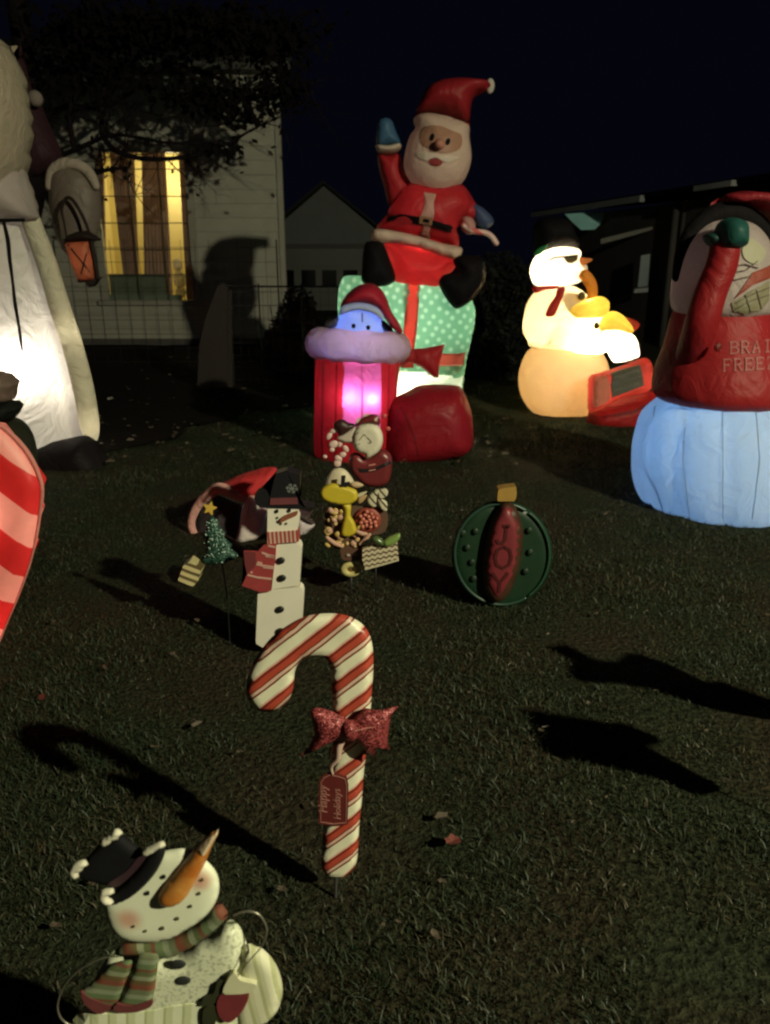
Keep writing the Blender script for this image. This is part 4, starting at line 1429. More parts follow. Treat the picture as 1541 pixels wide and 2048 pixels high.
# ================================================================== BRAIN FREEZE SNOWMAN
GLYPH = {
    'B': [[(0.12, 0), (0.12, 1)], [(0, 1), (0.6, 1), (0.82, 0.86), (0.82, 0.66), (0.6, 0.52), (0.12, 0.52)], [(0.6, 0.52), (0.9, 0.38), (0.9, 0.14), (0.65, 0), (0, 0)]],
    'R': [[(0.12, 0), (0.12, 1)], [(0, 1), (0.6, 1), (0.82, 0.86), (0.82, 0.64), (0.6, 0.5), (0.12, 0.5)], [(0.5, 0.5), (0.85, 0), (1.0, 0)], [(0, 0), (0.3, 0)]],
    'A': [[(0.12, 0), (0.5, 1), (0.88, 0)], [(0.28, 0.36), (0.72, 0.36)], [(0, 0), (0.28, 0)], [(0.72, 0), (1, 0)]],
    'I': [[(0.5, 0), (0.5, 1)], [(0.25, 0), (0.75, 0)], [(0.25, 1), (0.75, 1)]],
    'N': [[(0.12, 0), (0.12, 1), (0.88, 0), (0.88, 1)], [(0, 0), (0.26, 0)], [(0, 1), (0.14, 1)], [(0.74, 1), (1, 1)]],
    'F': [[(0.14, 0), (0.14, 1)], [(0, 1), (0.9, 1), (0.9, 0.8)], [(0.14, 0.52), (0.62, 0.52)], [(0.62, 0.62), (0.62, 0.42)], [(0, 0), (0.32, 0)]],
    'E': [[(0.14, 0), (0.14, 1)], [(0, 1), (0.88, 1), (0.88, 0.8)], [(0.14, 0.52), (0.62, 0.52)], [(0.62, 0.62), (0.62, 0.42)], [(0, 0), (0.92, 0), (0.92, 0.22)]],
    'Z': [[(0.08, 0.78), (0.08, 1), (0.9, 1), (0.06, 0), (0.94, 0), (0.94, 0.24)]],
    'J': [[(0.7, 1), (0.7, 0.25), (0.52, 0.02), (0.25, 0.02), (0.12, 0.22)], [(0.45, 1), (0.95, 1)]],
    'O': [[(0.5, 1), (0.85, 0.85), (0.97, 0.5), (0.85, 0.15), (0.5, 0), (0.15, 0.15), (0.03, 0.5), (0.15, 0.85), (0.5, 1)]],
    'Y': [[(0.05, 1), (0.5, 0.48), (0.95, 1)], [(0.5, 0.48), (0.5, 0)]],
}
def build_right_snowman():
    Y = 4.85
    c = crop(1000, 350, 2.848)
    c6 = crop(1141, 600, 3.8525)
    b = at(1445, 1045, Y)
    t = thing("inflatable_snowman", "inflatable snowman in red BRAIN FREEZE sweater, its round base glowing blue", "inflatable", (b.x, Y, 0))
    snow = fabric("snow_cool_white", (0.60, 0.70, 0.78), 0.55)
    low, ls = lathe_px("lower_body", [(770, 1350, 1540), (797, 1326, 1564), (834, 1288, 1602), (870, 1275, 1615), (911, 1269, 1621), (963, 1271, 1619), (1002, 1286, 1604), (1028, 1318, 1572), (1041, 1350, 1540), (1047, 1385, 1505)], Y, snow, t, gores=12, amp=0.05, segs=72)
    DR[0] = Y
    sg = fabric("seam_grey_blue", (0.48, 0.58, 0.68), 0.5)
    for x0, x1, x2 in ((1310, 1298, 1330), (1372, 1366, 1380), (1446, 1446, 1446), (1512, 1520, 1505)):
        ribbons("seam", [[(x0, 812), (x1, 920), (x2, 1038)]], 1.4, ls, Y, 0.004, sg, low)
    sw = fabric("sweater_red", (0.34, 0.020, 0.024), 0.30)
    swe, ss = lathe_px("sweater", [(610, 1372, 1516), (622, 1352, 1538), (660, 1340, 1552), (700, 1329, 1563), (745, 1313, 1577), (778, 1309, 1581), (796, 1318, 1573), (806, 1340, 1552), (810, 1370, 1520)], Y - 0.02, sw, t, gores=10, amp=0.02, segs=64)
    DR[0] = Y
    pk = fabric("letter_pink", (0.40, 0.13, 0.125), 0.2)
    def word(wd, u0, v0, dx, w, h, slope):
        for i, ch in enumerate(wd):
            uu, vv = u0 + dx * i, v0 - slope * dx * i
            if uu > 1640:
                break
            ls_ = [[(uu + x * w, vv - y * h - slope * x * w) for x, y in st] for st in GLYPH[ch]]
            ribbons("letter", ls_, 3.0, ss, Y, 0.004, pk, swe)
    word("BRAIN", 1460, 707, 22.0, 17.5, 23, 0.05)
    word("FREEZE", 1446, 742, 22.0, 17.0, 23, 0.05)
    blob("button", c6([(1140, 362)])[0], Y - 0.42, 8, 9, fabric("button_dark_red", (0.12, 0.01, 0.01), 0.1), swe, rd=4)
    # raised arm and mitten in front of the head
    Ya = Y - 0.34
    tube_px("arm", [(1366, 760, .42), (1386, 705, .14), (1404, 645, 0), (1422, 585, 0), (1444, 530, 0), (1452, 485, 0)], [26, 32, 32, 30, 29, 27], Ya, fabric("arm_red", (0.30, 0.016, 0.020), 0.3), t, 18)
    tl = fabric("mitten_teal", (0.018, 0.085, 0.075), 0.3)
    mit, _ = puff("mitten", c([(1245, 400), (1235, 330), (1262, 265), (1320, 240), (1390, 265), (1402, 330), (1392, 400), (1340, 425), (1280, 425)]), Ya - 0.02, 0.13, tl, t)
    puff("thumb", c([(1262, 340), (1215, 325), (1165, 345), (1185, 395), (1235, 420), (1280, 425)]), Ya + 0.02, 0.08, fabric("thumb_dark_teal", (0.015, 0.05, 0.045), 0.2), mit)
    # head, cap
    Yh = Y - 0.05
    head, hs = lathe_px("head", [(440, 1420, 1480), (450, 1398, 1506), (475, 1375, 1528), (510, 1360, 1540), (560, 1349, 1545), (600, 1345, 1544), (622, 1352, 1538), (640, 1378, 1510), (646, 1400, 1490)], Yh, fabric("head_pinkish", (0.42, 0.35, 0.33), 0.35), t, gores=10, amp=0.02)
    DR[0] = Yh
    straw = decal("cup_stripe", [(1468, 598), (1478, 585), (1505, 545), (1541, 530), (1541, 556), (1505, 570)], hs, Yh, 0.01, fabric("straw_red", (0.28, 0.06, 0.04), 0.2), head, smooth=False)
    decal("grin", [(1462, 606), (1505, 580), (1538, 562), (1538, 600), (1520, 622), (1490, 628), (1466, 622)], hs, Yh, 0.008, fabric("grin_olive", (0.24, 0.22, 0.14), 0.2), head, smooth=False)
    decal("eye_patch", [(1484, 500), (1496, 475), (1518, 488), (1532, 505), (1515, 528), (1492, 520)], hs, Yh, 0.008, fabric("patch_cream", (0.44, 0.42, 0.30), 0.3), head)
    dk = fabric("print_line", (0.10, 0.07, 0.05), 0.1)
    ribbons("print_lines", [[(1468, 532), (1490, 528), (1516, 536)], [(1466, 545), (1492, 540), (1514, 522)], [(1470, 606), (1505, 588), (1538, 575)], [(1470, 618), (1500, 602), (1536, 590)], [(1490, 590), (1500, 624)], [(1512, 580), (1522, 618)], [(1468, 560), (1500, 552)]], 1.6, hs, Yh, 0.014, dk, head)
    # black ear-flap band arching over the head and red crown behind it
    arch = [(1352, 560), (1362, 510), (1384, 466), (1415, 438), (1450, 425), (1490, 432), (1528, 462), (1552, 510)]
    hatp = tube_px("cap_band", [(u, v, -0.03) for u, v in arch], [7, 12, 17, 20, 21, 20, 17, 12], Yh, black_f, t, 14)
    puff("cap_crown", [(1420, 412), (1455, 388), (1500, 382), (1545, 392), (1590, 420), (1600, 470), (1560, 480), (1530, 440), (1485, 412)], Yh + 0.02, 0.24, fabric("cap_red", (0.24, 0.016, 0.024), 0.3), t)
    bulb(t, at(1385, 880, Y - 0.12), 2.2, (0.28, 0.56, 1.0), 0.08)
    bulb(t, at(1450, 925, Y), 6.2, (0.27, 0.54, 1.0), 0.10)
    bulb(t, at(1445, 740, Y + 0.1), 0.6, (1.0, 0.7, 0.65), 0.05)
    bulb(t, at(1420, 545, Yh + 0.05), 0.55, (1.0, 0.8, 0.75), 0.05)
build_right_snowman()

# ================================================================== TALL WHITE FIGURE (left)
def build_white():
    Y = 6.3
    c = crop(0, 300, 2.408)
    b = at(-30, 900, Y)
    t = thing("inflatable_santa", "very tall inflatable Santa in long glowing white robe with cream fur trim", "inflatable", (b.x, Y, 0))
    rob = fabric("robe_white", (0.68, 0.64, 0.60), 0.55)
    robe, rs = lathe_px("robe", [(330, -95, 30), (365, -115, 46), (420, -132, 62), (470, -150, 79), (545, -175, 104), (620, -202, 129), (690, -222, 150), (745, -238, 165), (800, -254, 178), (840, -262, 187), (868, -265, 189), (888, -250, 178), (896, -220, 150)], Y, rob, t, sq=0.75, gores=9, amp=0.025, segs=72)
    DR[0] = Y
    trim = fabric("fur_cream", (0.64, 0.60, 0.48), 0.35, 0.9, 0.7)
    tube_px("fur_trim", [(22, 352, -.36), (48, 400, -.34), (66, 450, -.36), (95, 530, -.40), (122, 620, -.44), (148, 700, -.48), (168, 780, -.52), (180, 850, -.55), (184, 878, -.50)], [15, 17, 18, 19, 20, 20, 20, 19, 12], Y + 0.18, trim, t, 14)
    beard, _ = puff("beard", [(-120, 60), (-40, 55), (0, 78), (18, 92), (36, 92), (26, 112), (36, 150), (46, 200), (50, 260), (48, 305), (34, 350), (10, 400), (-50, 430), (-110, 400)], Y - 0.35, 0.35, fabric("beard_tan", (0.37, 0.31, 0.235), 0.25, 0.9, 0.5), t, R=0.14)
    chest, _ = puff("chest", [(-120, 300), (20, 320), (50, 350), (72, 420), (60, 440), (-120, 440)], Y - 0.28, 0.25, fabric("chest_grey", (0.40, 0.34, 0.32), 0.25), t, R=0.2)
    DR[0] = Y
    belt = ribbons("belt", [[(-60, 441), (0, 441), (50, 440)]], 7, lambda x, z: Y - 0.66, Y, 0.012, black_f, t)
    tube_px("cord", [(8, 445), (16, 480), (20, 520), (26, 565), (31, 610), (38, 650), (42, 680), (45, 702)], [3.5, 4.5, 4, 3, 4, 3, 3.2, 2], Y - 0.74, black_f, t, 8)
    hat, _ = puff("hat_tail", [(40, 90), (52, 130), (62, 170), (78, 200), (98, 245), (122, 300), (124, 326), (105, 345), (70, 355), (40, 330), (36, 200)], Y + 0.05, 0.16, fabric("hat_plum", (0.030, 0.014, 0.018), 0.2), t)
    blob("pompom", (71, 197), Y - 0.10, 15, 15, fabric("pompom_cream", (0.16, 0.13, 0.12), 0.2, 0.9), hat, rd=14)
    # hanging white sleeve
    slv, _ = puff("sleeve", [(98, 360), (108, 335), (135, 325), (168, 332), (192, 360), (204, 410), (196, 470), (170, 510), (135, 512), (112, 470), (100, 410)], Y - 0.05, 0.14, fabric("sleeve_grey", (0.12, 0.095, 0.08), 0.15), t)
    tube_px("sleeve_trim", [(99, 378), (104, 345), (128, 328), (158, 332), (180, 348), (194, 376)], [7, 10, 12, 12, 11, 7], Y - 0.12, fabric("sleeve_fur", (0.30, 0.25, 0.21), 0.2, 0.9, .6), slv, 12)
    bt, _ = puff("boot", [(66, 900), (90, 888), (150, 874), (178, 872), (198, 895), (218, 928), (214, 955), (180, 962), (120, 962), (85, 958), (66, 930)], Y - 0.42, 0.22, fabric("boot_black", (0.012, 0.009, 0.011), 0.03), t)
    bulb(t, at(18, 735, Y - 0.42), 27, (1.0, 0.93, 0.80), 0.06)
    bulb(t, at(150, 780, Y - 0.30), 0.9, (1.0, 0.9, 0.7), 0.03)  # lamp added inside the fur trim to brighten it
    bulb(t, at(132, 670, Y - 0.26), 0.6, (1.0, 0.9, 0.7), 0.03)  # second lamp added in the trim
    bulb(t, at(172, 850, Y - 0.34), 0.7, (1.0, 0.9, 0.7), 0.03)  # third lamp added in the trim
    # lantern held by the sleeve: its own thing
    Yl = Y - 0.26
    lb = at(165, 575, Yl)
    l = thing("lantern", "dark framed lantern with orange panels hanging from the tall white figure's sleeve", "lantern", tuple(lb))
    lf = fabric("lantern_black", (0.018, 0.012, 0.010), 0.05)
    puff("roof", c([(313, 442), (332, 408), (380, 390), (425, 388), (488, 428), (486, 436), (440, 440), (360, 445)]), Yl, 0.09, lf, l, smooth=False)
    body, bs_ = puff("glass_panel", c([(318, 445), (440, 440), (456, 530), (470, 622), (430, 632), (384, 634), (345, 530)]), Yl, 0.10, fabric("lantern_orange", (0.34, 0.11, 0.06), 0.4), l, smooth=False, R=0.05)
    DR[0] = Yl
    ribbons("bracing", [c([(328, 455), (455, 612)]), c([(432, 450), (385, 622)])], 2.6, bs_, Yl, 0.005, lf, body)
    tube_px("frame", c([(440, 440), (456, 530), (472, 622)]), 5.0, Yl - 0.04, lf, l, 8)
    tube_px("frame", c([(316, 445), (345, 530), (384, 634)]), 3.0, Yl - 0.04, lf, l, 8)
    puff("base", c([(376, 628), (420, 622), (495, 612), (470, 632), (460, 656), (432, 662), (420, 636), (385, 640)]), Yl, 0.09, lf, l, smooth=False)
    tube_px("handle", c([(322, 420), (308, 340), (298, 290), (312, 242), (335, 230), (362, 255), (400, 320), (430, 395)]), [2, 2.2, 3, 3.4, 3.6, 3.6, 3.6, 3], Yl, lf, l, 8)
    bulb(l, at(165, 520, Yl), 0.35, (1.0, 0.6, 0.35), 0.03)
build_white()

# dark figure at the left edge
def build_dark():
    Y = 4.3
    c = crop(0, 700, 3.304)
    b = at(-40, 1100, Y)
    t = thing("inflatable", "unlit dark green inflatable with black ruffled collar and brown top behind the striped one", "inflatable", (b.x, Y, 0))
    grn = fabric("dark_green_nylon", (0.020, 0.022, 0.014), 0.05)
    blk = fabric("ruffle_black", (0.010, 0.012, 0.010), 0.05)
    lathe_px("body", [(835, -40, 20), (845, -80, 40), (862, -112, 54), (885, -130, 63), (930, -140, 70), (1020, -145, 70), (1100, -130, 55), (1118, -110, 30)], Y, grn, t, sq=0.9)
    puff("collar", c([(-160, 330), (0, 330), (60, 335), (90, 330), (110, 352), (130, 380), (112, 420), (95, 452), (40, 470), (-160, 470)]), Y - 0.08, 0.14, blk, t)
    puff("head", c([(-140, 150), (-60, 130), (0, 140), (40, 150), (72, 185), (105, 215), (90, 270), (75, 335), (0, 340), (-140, 340)]), Y - 0.05, 0.16, fabric("brown_nylon", (0.15, 0.105, 0.085), 0.1), t)
build_dark()

# striped glowing shape at the left edge
def build_striped():
    Y = 2.75
    b = at(-40, 1340, Y)
    t = thing("inflatable", "big red and white diagonally striped ornament glowing from inside", "inflatable", (b.x, Y, 0))
    st = stripes("candy_stripe_lit", [(0.0, (0.58, 0.035, 0.035)), (0.5, (0.80, 0.42, 0.36))], 0.245, math.radians(48), 0.45, 0.01, trans=0.5, ref=(0.30, 0))
    out = [(-90, 838), (-40, 838), (0, 851), (35, 880), (62, 915), (80, 955), (85, 985), (80, 1030), (72, 1080), (58, 1135), (38, 1190), (15, 1245), (-5, 1292), (-40, 1345), (-75, 1360), (-150, 1300), (-230, 1150), (-260, 1000), (-220, 890), (-150, 845)]
    body, bs = puff("body", out, Y, 0.035, st, t, R=0.03, res=26, back=3.0)
    rim = fabric("rim_pink", (0.80, 0.36, 0.32), 0.5)
    tube_px("piping", [(-40, 838), (0, 851), (35, 880), (62, 915), (80, 955), (85, 985), (80, 1030), (72, 1080), (58, 1135), (38, 1190), (15, 1245), (-5, 1292), (-40, 1345)], [3, 4, 5, 5, 4.5, 4, 3.5, 3, 2.4, 2, 1.6, 1.6, 1.6], Y - 0.006, rim, t, 10)
    sk = at(-60, 1340, Y)
    tube("stake", [(sk.x, Y, sk.z + 0.05), (sk.x, Y, -0.1)], 0.006, grey_metal, t, 6, smooth_path=False)
    bulb(t, at(-40, 1010, Y + 0.03), 1.7, (1.0, 0.62, 0.50), 0.05)
    bulb(t, at(-70, 1200, Y + 0.03), 1.6, (1.0, 0.50, 0.42), 0.05)
build_striped()

# ================================================================== CANDY CANE SIGNS
def build_cane():
    Y = 1.53
    c = crop(460, 1180, 3.2)
    b = at(670, 1790, Y)
    t = thing("candy_cane_sign", "red and cream candy cane yard sign with glittery red bow and holiday tag", "yard sign", (b.x, Y, 0))
    cream, dkred, red, pale = (0.70, 0.67, 0.50), (0.16, 0.022, 0.012), (0.40, 0.060, 0.035), (0.62, 0.42, 0.33)
    st = stripes("cane_stripes", [(0, cream), (0.36, dkred), (0.43, pale), (0.55, dkred), (0.60, red), (0.82, dkred), (0.90, red), (0.93, pale)], 0.060, math.radians(130), 0.4, 0.10, ref=(0.35, 0), grain=0.2)
    outl = c([(200, 776), (140, 742), (108, 662), (110, 590), (135, 500), (190, 400), (270, 300), (380, 220), (480, 170), (600, 150), (720, 155), (800, 185), (860, 230), (900, 300), (918, 400), (918, 520), (910, 640), (900, 800), (880, 1000), (860, 1150), (845, 1350), (828, 1520), (820, 1680), (800, 1775), (750, 1828), (680, 1842), (610, 1818), (582, 1740), (590, 1640), (600, 1500), (622, 1320), (645, 1150), (660, 1000), (665, 820), (656, 680), (650, 580), (638, 480), (610, 436), (560, 420), (500, 430), (440, 470), (415, 530), (410, 600), (390, 680), (340, 745), (270, 776)])
    cane, cs_ = puff("cane", outl, Y, 0.011, st, t, R=0.012, res=46)
    DR[0] = Y
    # glittering raised ribbon lines follow the red bands
    bow = glitter("bow_glitter", (0.20, 0.024, 0.026), 420)
    Yb = Y - 0.030
    bw, _ = puff("bow", c([(512, 768), (560, 752), (640, 770), (700, 800), (768, 835), (800, 822), (862, 758), (960, 770), (1080, 742), (1032, 800), (1020, 880), (1010, 960), (1024, 1022), (940, 1008), (930, 1082), (882, 1040), (840, 990), (770, 935), (740, 925), (680, 962), (600, 1002), (520, 1042), (448, 1066), (500, 1010), (542, 930), (530, 850)]), Yb, 0.022, bow, t, smooth=False, res=20)
    puff("bow_knot", c([(730, 850), (780, 838), (815, 870), (820, 930), (785, 960), (735, 945), (720, 890)]), Yb - 0.014, 0.016, bow, bw)
    lit = paint("bow_fold_pale", (0.55, 0.25, 0.20), 0.3)
    tube_px("bow_crease", c([(770, 905), (840, 893), (905, 878)]), 1.0, Yb - 0.024, lit, bw, 6)
    tie = paint("tie_pale", (0.50, 0.34, 0.28), 0.5)
    tg = plate("tag", c([(572, 1222), (596, 1188), (640, 1168), (700, 1182), (748, 1198), (760, 1250), (758, 1400), (754, 1500), (660, 1510), (570, 1496), (568, 1360)]), Y - 0.022, 0.004, paint("tag_maroon", (0.10, 0.014, 0.012), 0.5, 40, 0.2), t, smooth=False)
    sf = lambda x, z: Y - 0.022
    pk = paint("tag_pink", (0.30, 0.13, 0.11), 0.5)
    ribbons("tag_border", [c([(584, 1230), (604, 1200), (642, 1182), (698, 1194), (738, 1208), (748, 1252), (745, 1488), (660, 1496), (582, 1484), (584, 1230)])], 1.6, sf, Y, 0.0012, pk, tg)
    tube_px("tag_tie", [(*p, d) for p, d in zip(c([(735, 950), (700, 1010), (690, 1080), (650, 1130), (660, 1180)]), (-.03, -.032, -.03, -.028, -.024))], [4, 7, 6, 4, 2], Y, tie, tg, 8)
    tube_px("tag_tie", c([(645, 1005), (640, 1080)]), 2.8, Y - 0.01, tie, tg, 8)
    # lettering, reading upwards
    def text(s, u, v, size, shx=0):
        cu = bpy.data.curves.new("tag_text", 'FONT')
        cu.body = s
        cu.size = size
        cu.shear = 0.25
        cu.extrude = 0.0006
        cu.resolution_u = 2
        ob = bpy.data.objects.new("tag_text", cu)
        col.objects.link(ob)
        dg = bpy.context.evaluated_depsgraph_get()
        me = bpy.data.meshes.new_from_object(ob.evaluated_get(dg))
        bpy.data.objects.remove(ob)
        p = at(u, v, Y - 0.0226)
        me.transform(Matrix.Translation(p) @ Matrix.Rotation(math.radians(90), 4, 'X') @ Matrix.Rotation(math.radians(90), 4, 'Z'))
        link("lettering", me, pk, tg, False)
    text("Happy", 655, 1627, 0.030)
    text("Holidays", 682, 1640, 0.025)
    tube("stake", [at(676, 1748, Y), at(672, 1775, Y), at(667, 1800, Y) + Vector((0, 0, -0.26))], 0.0042, grey_metal, t, 8)
    return t
cane = build_cane()

# two unseen signs off the right edge, outlines projected back from their shadows
def build_shadow_signs():
    c = crop(900, 1200, 2.404)
    A = [(345, 530), (440, 535), (520, 590), (610, 630), (720, 630), (780, 595), (840, 600), (900, 640), (1000, 665), (1010, 690), (940, 705), (830, 720), (1000, 790), (1120, 850), (1200, 880), (1300, 900), (1290, 925), (1190, 945), (1100, 910), (960, 850), (820, 790), (720, 745), (660, 750), (560, 770), (470, 740), (415, 700), (500, 690), (520, 660), (440, 600), (370, 575)]
    B = [(455, 230), (560, 215), (620, 250), (700, 290), (800, 300), (850, 260), (920, 265), (980, 300), (1060, 315), (1030, 335), (960, 345), (900, 355), (1010, 385), (1100, 425), (1200, 470), (1215, 405), (1300, 400), (1400, 440), (1541, 490), (1600, 540), (1580, 590), (1400, 560), (1290, 530), (1180, 510), (1080, 470), (960, 400), (880, 375), (800, 385), (740, 405), (650, 400), (560, 370), (570, 340), (620, 315), (580, 280), (500, 250)]
    mats = [paint("sign_green", (0.03, 0.12, 0.05), 0.5), paint("sign_red", (0.25, 0.03, 0.03), 0.5)]
    n = Vector((0.5, -0.866, 0))
    for poly, p0, m, lab in ((A, Vector((1.30, 1.66, 0)), mats[0], "green cut-out yard sign out of frame shaped to cast the lower branching shadow"),
                             (B, Vector((1.55, 2.05, 0)), mats[1], "red cut-out yard sign out of frame shaped to cast the upper branching shadow")):
        P = []
        for q in c(poly):
            S = gnd(*q)
            d = LAMP - S
            P.append(S + d * (n.dot(p0 - S) / n.dot(d)))
        low = min(P, key=lambda v: v.z)
        t = thing("cutout_sign", lab, "yard sign", (low.x, low.y, 0), "cut-out signs beside the lawn")
        bm = bmesh.new()
        fr = [bm.verts.new(v) for v in P]
        bk = [bm.verts.new(v - n * 0.008) for v in P]
        bm.faces.new(fr); bm.faces.new(bk[::-1])
        for k in range(len(P)):
            l = (k + 1) % len(P)
            bm.faces.new((fr[l], fr[k], bk[k], bk[l]))
        bmesh.ops.triangulate(bm, faces=[f for f in bm.faces if len(f.verts) > 4])
        link("panel", from_bm(bm, "panel"), m, t, False)
        tube("stake", [(low.x - n.x * .012, low.y - n.y * .012, low.z + 0.06), (low.x - n.x * .012, low.y - n.y * .012, -0.08)], 0.0035, dark_metal, t, 6, smooth_path=False)
build_shadow_signs()

# ================================================================== BLOCK SNOWMAN POST
def build_post():
    Y = 2.76
    c = crop(340, 920, 5.137)
    b = at(545, 1308, Y)
    t = thing("snowman_post", "tall white block snowman yard sign in black hat with red striped scarf", "yard sign", (b.x, Y, 0))
    wh = paint("block_white", (0.74, 0.69, 0.58), 0.6, 10, 0.10, 0.1)
    def blk(name, pts, yy, th, mat, **k):
        return plate(name, c(pts), yy, th, mat, t, smooth=False, **k)
    blk("lower_block", [(905, 1370), (925, 1352), (1050, 1335), (1200, 1322), (1335, 1305), (1362, 1330), (1372, 1370), (1366, 1500), (1352, 1700), (1340, 1900), (1310, 1925), (950, 1925), (890, 1890), (884, 1860), (895, 1600)], Y, 0.05, wh)
    blk("middle_block", [(1085, 880), (1110, 868), (1300, 850), (1335, 865), (1352, 905), (1345, 1000), (1335, 1150), (1325, 1290), (1200, 1308), (1045, 1330), (1055, 1200), (1078, 1050)], Y, 0.05, wh)
    hd = blk("head_block", [(1005, 500), (1320, 488), (1332, 560), (1322, 650), (1310, 728), (1180, 738), (1002, 748)], Y, 0.05, wh)
    # hat
    ht = blk("hat", [(930, 492), (880, 450), (866, 400), (880, 345), (930, 315), (985, 325), (1030, 385), (1060, 250), (1090, 140), (1200, 108), (1340, 150), (1330, 300), (1318, 395), (1335, 450), (1400, 470), (1480, 488), (1400, 505), (1200, 498)], Y - 0.004, 0.06, black_p)
    hb = plate("hat_band", c([(1035, 396), (1310, 388), (1315, 455), (1028, 462)]), Y - 0.009, 0.006, paint("band_maroon", (0.14, 0.035, 0.040), 0.6), ht, smooth=False)
    sn = paint("snowflake_grey", (0.16, 0.17, 0.16), 0.6)
    sf = lambda x, z: Y - 0.004
    lines = []
    for i in range(6):
        a = math.radians(60 * i + 10)
        p = (1255 + 62 * math.cos(a), 292 + 50 * math.sin(a))
        lines.append(c([(1255, 292), p]))
        for s in (-0.5, 0.5):
            q = (1255 + 38 * math.cos(a), 292 + 30 * math.sin(a))
            lines.append(c([q, (q[0] + 22 * math.cos(a + s * 1.8), q[1] + 18 * math.sin(a + s * 1.8))]))
    DR[0] = Y
    ribbons("snowflake", lines, 2.2, sf, Y, 0.003, sn, ht)
    f = lambda nm, pts, m, par, pr=0.006, sm=True: plate(nm, c(pts), Y - pr, pr - 0.0008, m, par, smooth=sm)
    for e in ((1100, 528), (1228, 520)):
        f("eye", ell(e, 17, 19), black_p, hd)
    f("carrot_nose", [(1128, 642), (1155, 590), (1220, 560), (1310, 530), (1300, 572), (1240, 598), (1180, 628)], paint("carrot_brown", (0.24, 0.075, 0.035), 0.6), hd, 0.012)
    for e in ((1105, 595), (1110, 632), (1142, 657), (1196, 655)):
        f("mouth_dot", ell(e, 12, 12, n=8), paint("dot_brown", (0.10, 0.07, 0.04), 0.6), hd, 0.004)
    sr = stripes("scarf_band", [(0, (0.30, 0.045, 0.035)), (0.55, (0.55, 0.36, 0.29))], 0.0155, 0.05, 0.8, 0.25)
    nk = blk("neck_scarf", [(1000, 748), (1180, 738), (1312, 727), (1322, 842), (1200, 852), (1004, 868)], Y - 0.010, 0.065, sr)
    rd = paint("scarf_brick", (0.30, 0.035, 0.035), 0.85, 25, 0.2, 0.2)
    tail = plate("scarf_tail", c([(1004, 868), (1092, 862), (1086, 1000), (1062, 1150), (1045, 1250), (1042, 1345), (940, 1362), (850, 1330), (740, 1292), (775, 1220), (795, 1170), (770, 1080), (758, 940), (900, 945), (960, 880)]), Y - 0.014, 0.013, rd, t, smooth=False)
    ps = paint("scarf_stripe_pale", (0.55, 0.32, 0.27), 0.8)
    for pts in ([(1010, 880), (1085, 895)], [(945, 950), (1010, 975), (1082, 992)], [(985, 985), (1080, 998)], [(890, 1070), (960, 1085), (1075, 1100)], [(900, 1050), (950, 1062)], [(960, 1100), (1068, 1112)], [(800, 1180), (900, 1205), (1050, 1222)], [(830, 1150), (850, 1160)]):
        DR[0] = Y
        ribbons("stripe", [c(pts)], 3.6, lambda x, z: Y - 0.014, Y, 0.0018, ps, tail)
    plate("scarf_dark_panel", c([(758, 942), (880, 946), (888, 1050), (868, 1110), (795, 1165), (772, 1080)]), Y - 0.016, 0.0015, paint("scarf_maroon", (0.15, 0.022, 0.024), 0.85, 25, 0.2), tail, smooth=False)  # darker red part of the scarf tail
    for e in ((1138, 1035), (1150, 1215), (1130, 1537), (1132, 1762)):
        blob("button", c([e])[0], Y - 0.004, 9.5, 7.5, black_p, t, rd=3.5, rot=math.radians(-25), segs=14)
    st = at(545, 1300, Y + 0.03)
    tube("stake", [(st.x, Y + 0.03, st.z + 0.1), (st.x, Y + 0.03, -0.08)], 0.006, dark_metal, t, 6, smooth_path=False)
build_post()

# ================================================================== GLITTER TREE
def build_glitter_tree():
    Y = 2.84
    c = crop(340, 920, 5.137)
    b = at(460, 1290, Y)
    t = thing("tree_sign", "small dark green glitter Christmas tree on a thin stake with yellow star", "yard sign", (b.x, Y, 0))
    outl = [(430, 568), (470, 600), (512, 640), (500, 665), (520, 700), (572, 742), (552, 790), (600, 830), (642, 868), (625, 910), (702, 962), (682, 1012), (560, 1062), (440, 1076), (332, 1062), (318, 1022), (382, 962), (352, 930), (392, 880), (352, 850), (390, 800), (345, 742), (388, 690), (352, 662), (400, 610)]
    body, bs = puff("tree_shape", c(outl), Y, 0.02, glitter("tree_glitter", (0.012, 0.055, 0.035), 300), t, smooth=False)
    bm = bmesh.new()
    r = random.Random(5)
    poly = [Vector(p) for p in outl]
    n = 0
    DR[0] = Y
    while n < 85:
        p = (r.uniform(320, 700), r.uniform(590, 1070))
        row = math.sin((p[1] - 590) / 480 * 2 * math.pi * 3.3 + p[0] / 90)
        if not inside([p], poly)[0] or (row < 0.1 and r.random() < 0.7):
            continue
        q = drape(c([p])[0], bs)
        bmesh.ops.create_icosphere(bm, subdivisions=1, radius=r.uniform(0.0016, 0.0034), matrix=Matrix.Translation((q.x, q.y - 0.002, q.z)))
        n += 1
    o = link("glitter_beads", from_bm(bm, "glitter_beads"), paint("bead_silver", (0.42, 0.55, 0.48), 0.35, spec=0.8), body, kind='stuff')
    star = []
    for i in range(10):
        a = math.radians(-90 + 36 * i + 14)
        rr = 74 if i % 2 == 0 else 34
        star.append((408 + rr * math.cos(a), 500 + rr * math.sin(a)))
    plate("star", c(star), Y - 0.012, 0.010, paint("star_yellow", (0.62, 0.40, 0.07), 0.5), t, smooth=False)
    tube("stake", [at(443, 1120, Y + 0.012), at(455, 1200, Y + 0.012), at(460, 1292, Y + 0.012) + Vector((0, 0, -0.06))], 0.0028, dark_metal, t, 6)
build_glitter_tree()

